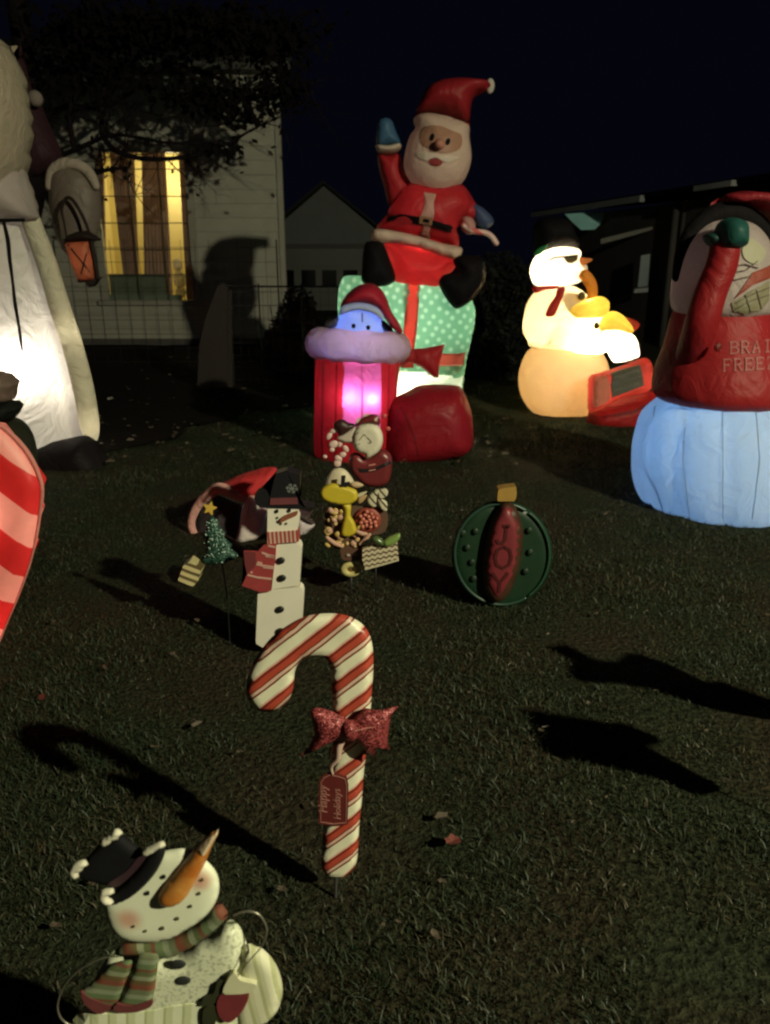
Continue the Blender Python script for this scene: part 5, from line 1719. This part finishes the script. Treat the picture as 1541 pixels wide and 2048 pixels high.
# small striped gift lying on the grass
def build_small_gift():
    q = gnd(378, 1168)
    c = crop(340, 920, 5.137)
    t = thing("gift_box", "little cream and olive striped gift box tilted on the grass beside the glitter tree", "gift box", (q.x, q.y, 0))
    st = stripes("gift_stripe", [(0, (0.50, 0.44, 0.22)), (0.55, (0.09, 0.07, 0.02))], 0.030, math.radians(72), 0.6, 0.15)
    plate("box", c([(84, 1238), (122, 1112), (184, 1072), (250, 1108), (312, 1156), (288, 1248), (242, 1290), (160, 1265)]), q.y, 0.08, st, t, smooth=False, tilt=0.5, z0=0.02)
    plate("lid_edge", c([(184, 1070), (250, 1106), (314, 1154), (308, 1168), (248, 1122), (182, 1084)]), q.y + 0.045, 0.06, paint("lid_olive", (0.30, 0.26, 0.12), 0.6), t, smooth=False, tilt=0.5, z0=0.02)
build_small_gift()

# ================================================================== TOPPLED INFLATABLE
def build_fallen():
    Y = 4.32
    c = crop(340, 920, 5.137)
    b = at(500, 1110, Y)
    t = thing("toppled_inflatable", "toppled red, pink and white inflatable with painted-on shadow patch, sagging behind the block snowman", "inflatable", (b.x, Y, 0))
    tl = 0.25
    puff("shadow_body", c([(405, 405), (470, 362), (580, 395), (700, 430), (762, 452), (772, 560), (745, 690), (690, 805), (640, 960), (500, 1010), (300, 1000), (250, 850), (280, 700), (330, 520)]), Y + 0.05, 0.10, fabric("shadow_dark_nylon", (0.05, 0.04, 0.045), 0.05), t, tilt=tl, zc=0.2)  # shadow falling across the piece, put in as a dark fabric part
    puff("red_cap", c([(515, 268), (600, 215), (700, 170), (900, 110), (1050, 88), (1102, 140), (1082, 250), (985, 312), (862, 378), (740, 378), (640, 330)]), Y + 0.0, 0.10, fabric("cap_bright_red", (0.62, 0.045, 0.05), 0.15), t, R=0.05, tilt=tl, zc=0.2)
    pinkf = fabric("trim_pink", (0.72, 0.38, 0.34), 0.2, 0.9, 0.5)
    P = [(870, 400), (720, 372), (600, 318), (500, 292), (420, 340), (330, 420), (262, 520), (225, 620), (228, 700), (262, 770), (312, 820)]
    tube_px("fur_band", [(*p, -.04) for p in c(P)], [9, 11, 12, 12, 11, 9.5, 8.5, 8, 8, 7, 4], Y - 0.03, pinkf, t, 12)
    puff("white_belly", c([(765, 440), (820, 385), (880, 400), (940, 480), (1005, 515), (1020, 600), (1000, 690), (940, 755), (830, 790), (690, 812), (715, 720), (728, 620), (738, 540)]), Y - 0.10, 0.09, fabric("belly_white", (0.80, 0.70, 0.68), 0.15), t, R=0.04, tilt=tl, zc=0.2)
    puff("white_flipper", c([(1310, 520), (1380, 545), (1430, 590), (1500, 640), (1440, 700), (1372, 765), (1320, 770), (1300, 640)]), Y - 0.02, 0.06, fabric("flipper_grey", (0.62, 0.54, 0.56), 0.2), t, tilt=tl, zc=0.2)
    puff("black_flipper", c([(1320, 500), (1420, 525), (1492, 492), (1445, 570), (1500, 630), (1400, 600), (1330, 560)]), Y - 0.05, 0.05, fabric("flipper_brown", (0.06, 0.04, 0.04), 0.05), t, tilt=tl, zc=0.2)
    puff("red_scarf", c([(150, 880), (220, 830), (330, 820), (380, 900), (360, 985), (250, 1010), (160, 960)]), Y - 0.05, 0.08, fabric("scarf_wine", (0.13, 0.018, 0.022), 0.1), t, tilt=tl, zc=0.2)
    puff("lower_flap", c([(640, 830), (760, 800), (920, 790), (1000, 720), (990, 880), (900, 950), (760, 960), (640, 960)]), Y + 0.0, 0.08, fabric("dark_brown_nylon", (0.03, 0.018, 0.016), 0.05), t, tilt=tl, zc=0.2)
build_fallen()

# ================================================================== SANTA SIGN, TREAT SIGN, GIFT SIGN
def build_pile():
    c = crop(600, 800, 5.12)
    Y = 3.42
    b = at(755, 1180, Y)
    t = thing("santa_sign", "dark red metal Santa yard sign with round pale beard before the boot", "yard sign", (b.x, Y, 0))
    dr = paint("santa_maroon", (0.14, 0.020, 0.022), 0.35, 12, 0.2)
    wh = paint("beard_ivory", (0.58, 0.53, 0.42), 0.6, 16, 0.2, 0.3)
    body, bs = puff("body", c([(520, 560), (600, 540), (690, 590), (830, 500), (930, 555), (945, 650), (915, 830), (800, 890), (650, 865), (560, 780), (505, 690)]), Y, 0.035, dr, t, R=0.03)
    DR[0] = Y
    ribbons("belt", [c([(528, 700), (640, 722), (760, 715), (930, 635)])], 6.5, bs, Y, 0.004, black_p, body)
    ribbons("buckle", [c([(705, 668), (778, 655)]), c([(708, 722), (778, 708)])], 2.0, bs, Y, 0.006, paint("buckle_pink", (0.5, 0.22, 0.18), 0.4), body)
    beard, brs = puff("beard", c([(552, 330), (600, 265), (690, 238), (790, 252), (842, 330), (852, 420), (822, 512), (752, 572), (682, 608), (660, 556), (590, 530), (548, 470), (540, 400)]), Y - 0.03, 0.03, wh, t, R=0.03)
    DR[0] = Y
    ln = paint("face_line", (0.22, 0.18, 0.13), 0.6)
    ribbons("face_lines", [c([(610, 410), (660, 350), (680, 370)]), c([(580, 460), (620, 445)]), c([(690, 380), (730, 420), (720, 450)]), c([(700, 440), (740, 430)]), c([(560, 370), (600, 330)])], 1.6, brs, Y, 0.003, ln, beard)
    puff("sleeve_fur", c([(375, 388), (430, 350), (490, 314), (575, 275), (570, 350), (560, 430), (480, 440), (430, 428)]), Y - 0.02, 0.02, paint("fur_ivory", (0.46, 0.38, 0.32), 0.7, 30, 0.3, 0.4), t, R=0.02)
    hat, _ = puff("hat", c([(560, 272), (590, 225), (650, 178), (760, 142), (822, 190), (812, 255), (720, 240), (640, 250)]), Y - 0.02, 0.03, dr, t)
    puff("hat_tip", c([(345, 250), (420, 195), (500, 230), (565, 255), (500, 330), (410, 372), (380, 320)]), Y - 0.02, 0.025, paint("hat_black_red", (0.035, 0.012, 0.012), 0.4), hat)
    wt = paint("candy_white", (0.60, 0.42, 0.38), 0.5)
    for pts in ([(575, 215), (610, 180), (622, 195), (592, 235)], [(765, 195), (800, 170), (790, 215), (770, 215)], [(640, 165), (690, 140), (720, 148), (660, 172)]):
        plate("hat_trim", c(pts), Y - 0.052, 0.006, wt, hat)
    r = random.Random(8)
    for (x, y, a, b_) in ((350, 315, 52, 26), (300, 370, 28, 46), (345, 455, 55, 40), (410, 450, 28, 36), (470, 500, 30, 42), (440, 560, 40, 30), (395, 600, 45, 34), (385, 650, 42, 40), (258, 580, 26, 20), (330, 510, 30, 24)):
        blob("candy", c([(x, y)])[0], Y - 0.02, a / 5.12, b_ / 5.12, wt, t, rd=3, rot=r.uniform(-.6, .6), segs=10)
    for (x, y) in ((865, 165), (905, 295)):
        blob("candy", c([(x, y)])[0], Y - 0.02, 5, 5, paint("candy_red", (0.45, 0.07, 0.06), 0.4), t, rd=3, segs=10)
    tube("stake", [at(752, 960, Y + 0.02), at(752, 1185, Y + 0.02) + Vector((0, 0, -0.1))], 0.004, dark_metal, t, 6, smooth_path=False)

    Y = 3.32
    b = at(703, 1200, Y)
    t = thing("treat_sign", "yard sign of piled holiday treats with a yellow lollipop, pretzels, berries and popcorn", "yard sign", (b.x, Y, 0))
    puff("cream_mound", c([(262, 870), (290, 770), (350, 705), (440, 700), (510, 760), (560, 862), (470, 920), (330, 920)]), Y + 0.03, 0.025, paint("cream_ivory", (0.56, 0.48, 0.34), 0.6), t)
    puff("pretzel", c([(520, 850), (580, 835), (655, 870), (600, 900), (540, 890)]), Y + 0.0, 0.012, paint("cream_tan", (0.50, 0.36, 0.22), 0.6), t)
    ye = paint("lollipop_yellow", (0.52, 0.40, 0.025), 0.5, 8, 0.1)
    lo, _ = puff("lollipop", c([(210, 955), (235, 895), (320, 855), (420, 865), (500, 890), (580, 925), (592, 1005), (545, 1055), (480, 1072), (360, 1062), (250, 1025)]), Y - 0.02, 0.018, ye, t, R=0.012)
    puff("lollipop_stick", c([(435, 1060), (522, 1070), (522, 1180), (562, 1250), (580, 1350), (505, 1400), (425, 1375), (440, 1250), (458, 1150)]), Y - 0.018, 0.014, ye, lo, R=0.012)
    plate("ribbon_curl", c([(418, 890), (425, 775), (470, 775), (462, 845), (515, 838), (505, 885)]), Y - 0.042, 0.006, black_p, lo, smooth=False)
    iv = paint("ribbon_ivory", (0.52, 0.47, 0.33), 0.6)
    st = stripes("ribbon_lines", [(0, (0.54, 0.49, 0.35)), (0.7, (0.07, 0.05, 0.03))], 0.028, math.radians(40), 0.6, 0.1)
    for pts in ([(690, 1010), (760, 930), (835, 910), (790, 990), (780, 1090), (720, 1080)], [(800, 930), (895, 905), (895, 980), (820, 1010)], [(800, 1010), (890, 1040), (892, 1135), (830, 1110)]):
        puff("bow_leaf", c(pts), Y, 0.012, st, t, R=0.008)
    puff("pretzel", c([(590, 960), (690, 935), (640, 985), (585, 1000)]), Y, 0.01, iv, t)
    puff("pretzel", c([(600, 1000), (690, 970), (650, 1040), (600, 1060)]), Y, 0.01, paint("pretzel_tan", (0.42, 0.27, 0.13), 0.6), t)
    bd = puff("berry_dish", c(ell((695, 1230), 140, 130)), Y + 0.01, 0.012, paint("berry_red_dark", (0.24, 0.04, 0.025), 0.5), t)[0]
    r = random.Random(11)
    bp = paint("berry_pink", (0.50, 0.15, 0.11), 0.35)
    for i in range(17):
        a = i * 2.4
        rr = 22 * math.sqrt(i + 0.4)
        blob("berry", c([(700 + rr * 1.15 * math.cos(a), 1230 + rr * math.sin(a))])[0], Y - 0.012, 3.6 + r.random() * 1.6, 3.6 + r.random() * 1.4, bp, bd, rd=4, segs=8)
    pc = [paint("popcorn_tan", (0.55, 0.36, 0.16), 0.7), paint("popcorn_pink", (0.52, 0.30, 0.22), 0.7), paint("popcorn_gold", (0.50, 0.34, 0.10), 0.7)]
    back = plate("backing", c([(255, 1300), (270, 1140), (400, 1080), (620, 1090), (880, 1120), (880, 1340), (700, 1400), (620, 1500), (440, 1530), (300, 1480)]), Y + 0.022, 0.006, paint("backing_brown", (0.10, 0.05, 0.03), 0.7), t)
    for i in range(34):
        x, y = r.uniform(270, 620), r.uniform(1120, 1500)
        if 430 < x < 580 and y < 1380:
            x = r.uniform(270, 430)
        blob("popcorn", c([(x, y)])[0], Y - 0.004 + r.uniform(-.01, .01), r.uniform(4, 8.5), r.uniform(3.5, 7), pc[i % 3], t, rd=4, rot=r.uniform(-1, 1), segs=8)
    for (x0, y0, x1, y1) in ((270, 1400, 430, 1500), (610, 1480, 720, 1370), (580, 1340, 690, 1370)):
        tube_px("pretzel", c([(x0, y0), ((x0 + x1) / 2, (y0 + y1) / 2 + 12), (x1, y1)]), [3, 5, 3], Y - 0.015, pc[1], t, 8)
    plate("gingerbread", c([(435, 1500), (620, 1480), (645, 1560), (630, 1640), (450, 1640), (420, 1580)]), Y - 0.004, 0.02, paint("ginger_brown", (0.10, 0.045, 0.028), 0.6), t)
    for (x, y) in ((495, 1590), (565, 1580)):
        blob("icing_dot", c([(x, y)])[0], Y - 0.008, 4.5, 3.2, paint("icing_grey", (0.34, 0.28, 0.23), 0.5), t, rd=2, segs=10)
    # round biscuit with a dark hole
    cen = at(*c([(522, 1735)])[0], Y)
    k = px(Y)
    bm = bmesh.new()
    nu, nv = 28, 10
    g = [[bm.verts.new((cen.x + (13.5 + 7 * math.cos(2 * math.pi * j / nv)) * k * math.cos(a) * 1.05, cen.y + 5 * k * math.sin(2 * math.pi * j / nv), cen.z + (11 + 6 * math.cos(2 * math.pi * j / nv)) * k * math.sin(a))) for j in range(nv)] for a in [2 * math.pi * i / nu for i in range(nu)]]
    for i in range(nu):
        for j in range(nv):
            bm.faces.new((g[i][j], g[(i + 1) % nu][j], g[(i + 1) % nu][(j + 1) % nv], g[i][(j + 1) % nv]))
    ring = link("biscuit", from_bm(bm, "biscuit"), paint("biscuit_yellow", (0.52, 0.45, 0.18), 0.6), t)
    blob("biscuit_middle", c([(520, 1725)])[0], Y + 0.004, 8, 8, paint("biscuit_brown", (0.14, 0.07, 0.02), 0.6), ring, rd=3, segs=12)
    tube("stake", [at(703, 1150, Y + 0.01), at(703, 1205, Y + 0.01) + Vector((0, 0, -0.08))], 0.004, dark_metal, t, 6, smooth_path=False)

    Y = 3.26
    b = at(752, 1190, Y)
    t = thing("gift_sign", "cream and brown wavy striped gift yard sign with shiny green bow", "yard sign", (b.x, Y, 0))
    m, nt, p, out = mat_base("zigzag_paper")
    tc = N(nt, 'ShaderNodeTexCoord'); sep = N(nt, 'ShaderNodeSeparateXYZ'); nt.links.new(tc.outputs['Object'], sep.inputs[0])
    def mth(op, a, b_=None):
        n = N(nt, 'ShaderNodeMath', operation=op)
        for i, v in enumerate((a, b_)):
            if isinstance(v, (int, float)):
                n.inputs[i].default_value = v
            elif v is not None:
                nt.links.new(v, n.inputs[i])
        return n.outputs[0]
    tri = mth('PINGPONG', mth('ADD', sep.outputs[0], 10.0), 0.013)
    s = mth('FRACT', mth('MULTIPLY', mth('ADD', mth('SUBTRACT', sep.outputs[2], mth('MULTIPLY', sep.outputs[0], 0.22)), mth('ADD', mth('MULTIPLY', tri, 0.75), 10.0)), 1 / 0.024))
    cr = N(nt, 'ShaderNodeValToRGB'); cr.color_ramp.interpolation = 'CONSTANT'
    cr.color_ramp.elements[0].color = (0.56, 0.48, 0.33, 1)
    cr.color_ramp.elements[1].position = 0.62; cr.color_ramp.elements[1].color = (0.08, 0.045, 0.025, 1)
    nt.links.new(s, cr.inputs[0]); nt.links.new(cr.outputs[0], p.inputs['Base Color']); p.inputs['Roughness'].default_value = 0.5
    plate("box", c([(642, 1535), (760, 1480), (900, 1478), (1000, 1466), (1006, 1560), (1012, 1642), (840, 1690), (672, 1736), (642, 1640)]), Y, 0.03, m, t, smooth=False)
    plate("box_edge", c([(668, 1724), (840, 1680), (1014, 1630), (1016, 1646), (840, 1696), (668, 1742)]), Y - 0.003, 0.004, iv, t, smooth=False)
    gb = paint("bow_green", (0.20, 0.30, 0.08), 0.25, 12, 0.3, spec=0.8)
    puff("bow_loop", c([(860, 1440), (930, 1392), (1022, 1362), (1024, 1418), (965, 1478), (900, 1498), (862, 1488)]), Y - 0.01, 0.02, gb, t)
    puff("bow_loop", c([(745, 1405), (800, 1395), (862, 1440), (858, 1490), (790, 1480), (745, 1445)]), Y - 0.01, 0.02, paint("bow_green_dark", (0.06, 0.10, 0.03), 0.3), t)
    tube("stake", [at(752, 1120, Y + 0.015), at(752, 1195, Y + 0.015) + Vector((0, 0, -0.08))], 0.0035, dark_metal, t, 6, smooth_path=False)
build_pile()

# ================================================================== ORNAMENT SIGN
def build_ornament():
    Y = 3.2
    b = at(990, 1215, Y)
    t = thing("ornament_sign", "round green ornament sign with a dark red pointed centre lettered JOY and gold cap", "yard sign", (b.x, Y, 0))
    c = crop(850, 950, 5.5)
    g1 = paint("ornament_green", (0.008, 0.029, 0.013), 0.45, 10, 0.25)
    ring, rs = puff("ring", c(ell((850, 870), 555, 590, n=26)), Y + 0.03, 0.022, g1, t, R=0.05, res=22)
    g2 = paint("ornament_green_pale", (0.02, 0.05, 0.035), 0.4)
    cen = at(*c([(850, 870)])[0], Y)
    tube_px("rim", [(*p, 0) for p in c([(850 + 520 * math.cos(a), 870 + 555 * math.sin(a)) for a in np.linspace(math.radians(60), math.radians(300), 22)])], 3.2, Y + 0.002, g2, ring, 8)
    tube_px("rim", [(*p, 0) for p in c([(850 + 520 * math.cos(a), 870 + 555 * math.sin(a)) for a in np.linspace(math.radians(-55), math.radians(55), 12)])], 2.6, Y + 0.002, paint("ornament_green_dark", (0.02, 0.06, 0.035), 0.4), ring, 8)
    hole = paint("dimple_dark", (0.006, 0.020, 0.008), 0.6)
    for x, y in ((560, 620), (470, 800), (520, 960), (540, 1140), (1150, 610), (1160, 850), (1110, 1060), (420, 640)):
        blob("dimple", c([(x, y)])[0], Y - 0.002, 6.5, 7.5, hole, ring, rd=3, segs=10)
    edge = paint("centre_brown", (0.045, 0.018, 0.008), 0.5)
    e_pts = [(900, 290), (985, 330), (1050, 460), (1085, 640), (1075, 830), (1045, 1010), (990, 1180), (920, 1320), (830, 1395), (740, 1390), (670, 1300), (640, 1150), (640, 960), (660, 780), (700, 590), (760, 430), (830, 330)]
    ce, _ = puff("centre", c(e_pts), Y - 0.012, 0.035, edge, t, R=0.03)
    i_pts = [(900, 345), (965, 385), (1015, 500), (1045, 650), (1035, 820), (1005, 1000), (950, 1160), (880, 1290), (810, 1345), (740, 1335), (695, 1260), (675, 1130), (675, 960), (695, 790), (730, 620), (785, 470), (840, 375)]
    rp, rps = puff("red_plate", c(i_pts), Y - 0.036, 0.020, paint("plate_red", (0.16, 0.020, 0.026), 0.45, 12, 0.2), t, R=0.02)
    DR[0] = Y
    lt = paint("letter_maroon", (0.062, 0.006, 0.007), 0.5)
    for ch, u, v, w, h in (('J', 772, 752, 160, 190), ('O', 762, 1022, 190, 235), ('Y', 722, 1290, 190, 215)):
        base_ = [[(u + x * w + y * 14, v - y * h) for x, y in st] for st in GLYPH[ch]]
        ribbons("letter", [c(s_) for s_ in base_], 6.5, rps, Y, 0.004, lt, rp)
    cap = plate("cap", c([(806, 290), (800, 240), (812, 160), (866, 145), (1005, 128), (1012, 200), (1000, 270), (980, 290)]), Y - 0.03, 0.06, paint("cap_gold", (0.50, 0.30, 0.08), 0.35, 20, 0.2, metal=0.4), t, smooth=False)
    sk = at(990, 1190, Y + 0.05)
    tube("stake", [(sk.x, Y + 0.05, sk.z + 0.1), (sk.x, Y + 0.05, -0.08)], 0.005, dark_metal, t, 6, smooth_path=False)
build_ornament()

# ================================================================== FOREGROUND METAL SNOWMAN
def build_front_snowman():
    Y = 0.95
    c = crop(60, 1620, 2.752)
    b = at(350, 2060, Y)
    t = thing("snowman_sign", "flat painted metal snowman in black top hat with long carrot nose", "yard sign", (b.x, Y, 0))
    T = 0.004
    # body: speckled paint above, ribbed knit below
    bm_, nt, p, out = mat_base("body_paint")
    tc = N(nt, 'ShaderNodeTexCoord')
    no = N(nt, 'ShaderNodeTexNoise'); no.inputs['Scale'].default_value = 150; no.inputs['Detail'].default_value = 3
    nt.links.new(tc.outputs['Object'], no.inputs['Vector'])
    cr = N(nt, 'ShaderNodeValToRGB')
    cr.color_ramp.elements[0].position = 0.36; cr.color_ramp.elements[0].color = (0.36, 0.38, 0.27, 1)
    cr.color_ramp.elements[1].position = 0.50; cr.color_ramp.elements[1].color = (0.66, 0.68, 0.50, 1)
    nt.links.new(no.outputs['Fac'], cr.inputs[0]); nt.links.new(cr.outputs[0], p.inputs['Base Color']); p.inputs['Roughness'].default_value = 0.5
    body, bs = puff("body", c([(470, 800), (640, 800), (760, 812), (900, 752), (1050, 652), (1105, 602), (1160, 645), (1188, 715), (1205, 800), (1200, 1000), (1195, 1180), (1200, 1350), (1120, 1560), (800, 1660), (450, 1620), (260, 1400), (240, 1180), (290, 1100), (350, 950), (400, 850)]), Y, 0.014, bm_, t, R=0.02, res=20)
    knit = stripes("knit_ribs", [(0, (0.70, 0.72, 0.52)), (0.5, (0.40, 0.43, 0.22)), (0.62, (0.56, 0.58, 0.36))], 0.030, math.radians(-6), 0.7, 0.12)
    DR[0] = Y
    decal("knit_panel", c([(240, 1150), (330, 1120), (420, 1118), (560, 1112), (700, 1095), (800, 1075), (960, 1060), (1100, 1075), (1190, 1110), (1196, 1350), (1110, 1540), (800, 1640), (460, 1600), (270, 1390)]), bs, Y, 0.002, knit, body, res=14)
    arm, as_ = puff("arm", c([(1180, 742), (1250, 755), (1295, 775), (1350, 840), (1385, 930), (1390, 1020), (1360, 1110), (1310, 1162), (1250, 1200), (1150, 1200), (1125, 1100), (1128, 950), (1150, 850)]), Y - 0.006, 0.012, stripes("sleeve_ribs", [(0, (0.62, 0.61, 0.43)), (0.45, (0.40, 0.41, 0.22)), (0.7, (0.52, 0.52, 0.34))], 0.024, math.radians(8), 0.7, 0.1), t, R=0.02)
    # scarf
    gr = [(0, (0.10, 0.14, 0.06)), (0.14, (0.20, 0.23, 0.14)), (0.26, (0.12, 0.14, 0.07)), (0.40, (0.15, 0.045, 0.022)), (0.56, (0.10, 0.065, 0.02)), (0.68, (0.20, 0.22, 0.13)), (0.80, (0.085, 0.10, 0.035)), (0.92, (0.13, 0.05, 0.025))]
    s1 = stripes("scarf_stripe_across", gr, 0.085, math.radians(22), 0.8, 0.08)
    s2 = stripes("scarf_stripe_down", gr, 0.075, math.radians(82), 0.8, 0.08, ref=(.2, 0))
    neck, _ = puff("scarf", c([(1018, 506), (1068, 530), (1092, 580), (1060, 622), (982, 692), (880, 762), (760, 817), (640, 800), (450, 805), (470, 770), (540, 728), (640, 730), (760, 714), (860, 664), (960, 594)]), Y - 0.010, 0.009, s1, t, R=0.014)
    puff("scarf_tail", c([(455, 850), (560, 826), (562, 870), (522, 970), (472, 1080), (380, 1117), (300, 1062), (280, 1000), (340, 950), (400, 892)]), Y - 0.014, 0.006, s2, neck, R=0.01)
    puff("scarf_tail", c([(598, 782), (712, 785), (706, 850), (692, 960), (664, 1082), (562, 1112), (468, 1106), (500, 1030), (532, 960), (572, 860)]), Y - 0.017, 0.006, s2, neck, R=0.01)
    fr = paint("fringe_red", (0.13, 0.026, 0.026), 0.8, 30, 0.3)
    plate("fringe", c([(282, 1002), (330, 1035), (420, 1070), (474, 1080), (420, 1112), (370, 1122), (300, 1066)]), Y - 0.021, 0.004, fr, neck)
    plate("fringe", c([(478, 1070), (560, 1080), (668, 1050), (662, 1086), (562, 1116), (466, 1108)]), Y - 0.0245, 0.004, fr, neck)
    # head with rosy cheeks
    hm, nt, p, out = mat_base("head_paint")
    col0, tc, no = tint(nt, (0.74, 0.76, 0.58), 20, 0.07)
    cur = col0
    for (x, y), rad in (((545, 598), 0.030), ((938, 388), 0.026)):
        q = at(*c([(x, y)])[0], Y - 0.024) - t.location
        vm = N(nt, 'ShaderNodeVectorMath', operation='DISTANCE')
        nt.links.new(tc.outputs['Object'], vm.inputs[0]); vm.inputs[1].default_value = (q.x, q.y, q.z)
        mr = N(nt, 'ShaderNodeMapRange'); mr.interpolation_type = 'SMOOTHSTEP'
        mr.inputs[1].default_value = 0.004; mr.inputs[2].default_value = rad; mr.inputs[3].default_value = 0.75; mr.inputs[4].default_value = 0
        nt.links.new(vm.outputs['Value'], mr.inputs[0])
        mx = N(nt, 'ShaderNodeMix', data_type='RGBA'); mx.inputs[7].default_value = (0.52, 0.20, 0.13, 1)
        nt.links.new(mr.outputs[0], mx.inputs[0]); nt.links.new(cur, mx.inputs[6])
        cur = mx.outputs[2]
    nt.links.new(cur, p.inputs['Base Color']); p.inputs['Roughness'].default_value = 0.45
    head, hs = puff("head", c([(745, 225), (830, 212), (890, 222), (975, 280), (1030, 350), (1043, 430), (1022, 510), (960, 592), (860, 662), (760, 712), (640, 727), (540, 716), (470, 682), (432, 622), (415, 560), (415, 500), (470, 440), (600, 320), (700, 240)]), Y - 0.016, 0.010, hm, t, R=0.03, res=24)
    DR[0] = Y
    for e, a in (((737, 365), 13), ((648, 455), 13)):
        decal("eye", c(ell(e, a, a * 0.85)), hs, Y, 0.002, black_p, head, res=4)
    dots = paint("dot_olive", (0.06, 0.06, 0.02), 0.6)
    for e, a in (((932, 457), 10), ((885, 527), 10), ((812, 595), 11), ((730, 648), 12), ((638, 663), 8), ((948, 382), 10), ((572, 638), 8)):
        decal("mouth_dot", c(ell(e, a, a * 0.8, n=8)), hs, Y, 0.002, dots, head, res=4)
    # carrot
    cm, nt, p, out = mat_base("carrot_paint")
    tc = N(nt, 'ShaderNodeTexCoord'); no = N(nt, 'ShaderNodeTexNoise'); no.inputs['Scale'].default_value = 30; no.inputs['Detail'].default_value = 4
    nt.links.new(tc.outputs['Object'], no.inputs['Vector'])
    cr = N(nt, 'ShaderNodeValToRGB')
    cr.color_ramp.elements[0].position = 0.35; cr.color_ramp.elements[0].color = (0.42, 0.13, 0.02, 1)
    cr.color_ramp.elements[1].position = 0.65; cr.color_ramp.elements[1].color = (0.58, 0.27, 0.06, 1)
    nt.links.new(no.outputs['Fac'], cr.inputs[0]); nt.links.new(cr.outputs[0], p.inputs['Base Color']); p.inputs['Roughness'].default_value = 0.4
    nose, ns = puff("carrot_nose", c([(1028, 114), (1036, 130), (1002, 200), (962, 300), (902, 410), (852, 490), (782, 520), (722, 506), (705, 462), (732, 418), (802, 330), (900, 220), (982, 140)]), Y - 0.026, 0.016, cm, t, res=24)
    DR[0] = Y
    decal("nose_tip", c([(1026, 118), (1032, 132), (1000, 190), (968, 240), (950, 245), (935, 215), (905, 222), (980, 145)]), ns, Y, 0.0015, paint("tip_pale", (0.50, 0.38, 0.25), 0.5, 40, 0.3), nose, res=10)
    # hat
    hb = paint("hat_black", (0.006, 0.006, 0.007), 0.75, 20, 0.3, spec=0.15)
    crown, hts = puff("hat_crown", c([(490, 126), (380, 190), (300, 280), (238, 346), (300, 382), (435, 408), (480, 420), (570, 350), (648, 246), (622, 232), (582, 190), (525, 150)]), Y - 0.020, 0.010, hb, t, R=0.015, smooth=False)
    plate("hat_band", c([(432, 408), (475, 424), (568, 352), (650, 246), (622, 230), (590, 268), (540, 330), (480, 372)]), Y - 0.0315, 0.006, paint("band_plum", (0.035, 0.014, 0.020), 0.6), crown)
    brim, brs = puff("hat_brim", c([(742, 188), (744, 240), (702, 332), (632, 417), (552, 482), (470, 514), (400, 506), (396, 480), (450, 458), (522, 398), (602, 308), (652, 238), (700, 188)]), Y - 0.026, 0.010, hb, t, R=0.012)
    sw = paint("snow_flake_white", (0.58, 0.55, 0.43), 0.7, 40, 0.15)
    for pts, pr, par in (([(378, 190), (392, 165), (412, 150), (440, 132), (470, 104), (500, 112), (511, 130), (492, 142), (482, 165), (458, 160), (445, 180), (425, 196), (405, 192)], 0.034, crown),
                         ([(214, 345), (228, 312), (252, 288), (300, 274), (322, 300), (300, 312), (282, 340), (262, 335), (272, 375), (235, 368)], 0.034, crown),
                         ([(620, 240), (630, 215), (662, 198), (720, 174), (746, 186), (742, 204), (718, 208), (690, 228), (652, 246)], 0.038, brim),
                         ([(384, 482), (388, 455), (402, 438), (452, 434), (466, 458), (442, 462), (430, 482), (462, 506), (440, 516), (405, 512)], 0.038, brim)):
        puff("hat_snow", c(pts), Y - pr, 0.006, sw, par, R=0.004, res=9)
    # buttons, mitten, holly
    for e in ((815, 850), (842, 938)):
        blob("button", c([e])[0], Y - 0.014, 17, 12, paint("button_grey", (0.020, 0.022, 0.020), 0.6), t, rd=4, rot=math.radians(-14), segs=16)
    plate("heart_mitten", c([(1062, 1008), (1130, 1015), (1200, 1006), (1196, 1060), (1152, 1130), (1092, 1172), (1042, 1135), (1030, 1065)]), Y - 0.024, 0.008, paint("mitten_maroon", (0.16, 0.020, 0.024), 0.7, 30, 0.2), t)
    cuffm = paint("cuff_cream_paint", (0.56, 0.55, 0.36), 0.7, 30, 0.15)
    plate("cuff", c([(1062, 1006), (1100, 920), (1130, 900), (1160, 940), (1240, 960), (1236, 985), (1200, 1008), (1130, 1015)]), Y - 0.0265, 0.008, cuffm, t)
    dg = paint("holly_dark", (0.028, 0.030, 0.012), 0.6)
    plate("holly_leaf", c([(1082, 956), (1060, 1002), (1022, 1062), (952, 1082), (946, 1062), (965, 1038), (1012, 1012), (1028, 962), (1055, 945)]), Y - 0.022, 0.006, dg, t)
    plate("holly_leaf", c([(960, 1092), (1020, 1080), (1032, 1110), (1020, 1180), (985, 1230), (952, 1170)]), Y - 0.022, 0.006, dg, t)
    # wire arms
    wire = paint("arm_wire", (0.30, 0.28, 0.22), 0.35, metal=0.7)
    tube_px("wire_arm", c([(1120, 582), (1160, 565), (1210, 558), (1262, 576), (1296, 625), (1305, 670), (1292, 720), (1270, 760), (1200, 840), (1130, 935)]), [1.6, 2, 2.4, 2.4, 2, 2, 1.6, 1.4, 1.4, 1.4], Y - 0.024, wire, t, 8)
    tube_px("wire_arm", c([(470, 800), (420, 812), (360, 832), (262, 890), (190, 970), (155, 1062), (163, 1130), (200, 1172), (250, 1190)]), [1.4, 1.6, 1.6, 1.6, 1.6, 1.8, 2, 2, 2], Y - 0.010, wire, t, 8)
    for u in (250, 480):
        p0 = at(u, 2060, Y + 0.012)
        tube("stake", [(p0.x, Y + 0.012, p0.z), (p0.x, Y + 0.012, -0.08)], 0.004, dark_metal, t, 6, smooth_path=False)
build_front_snowman()
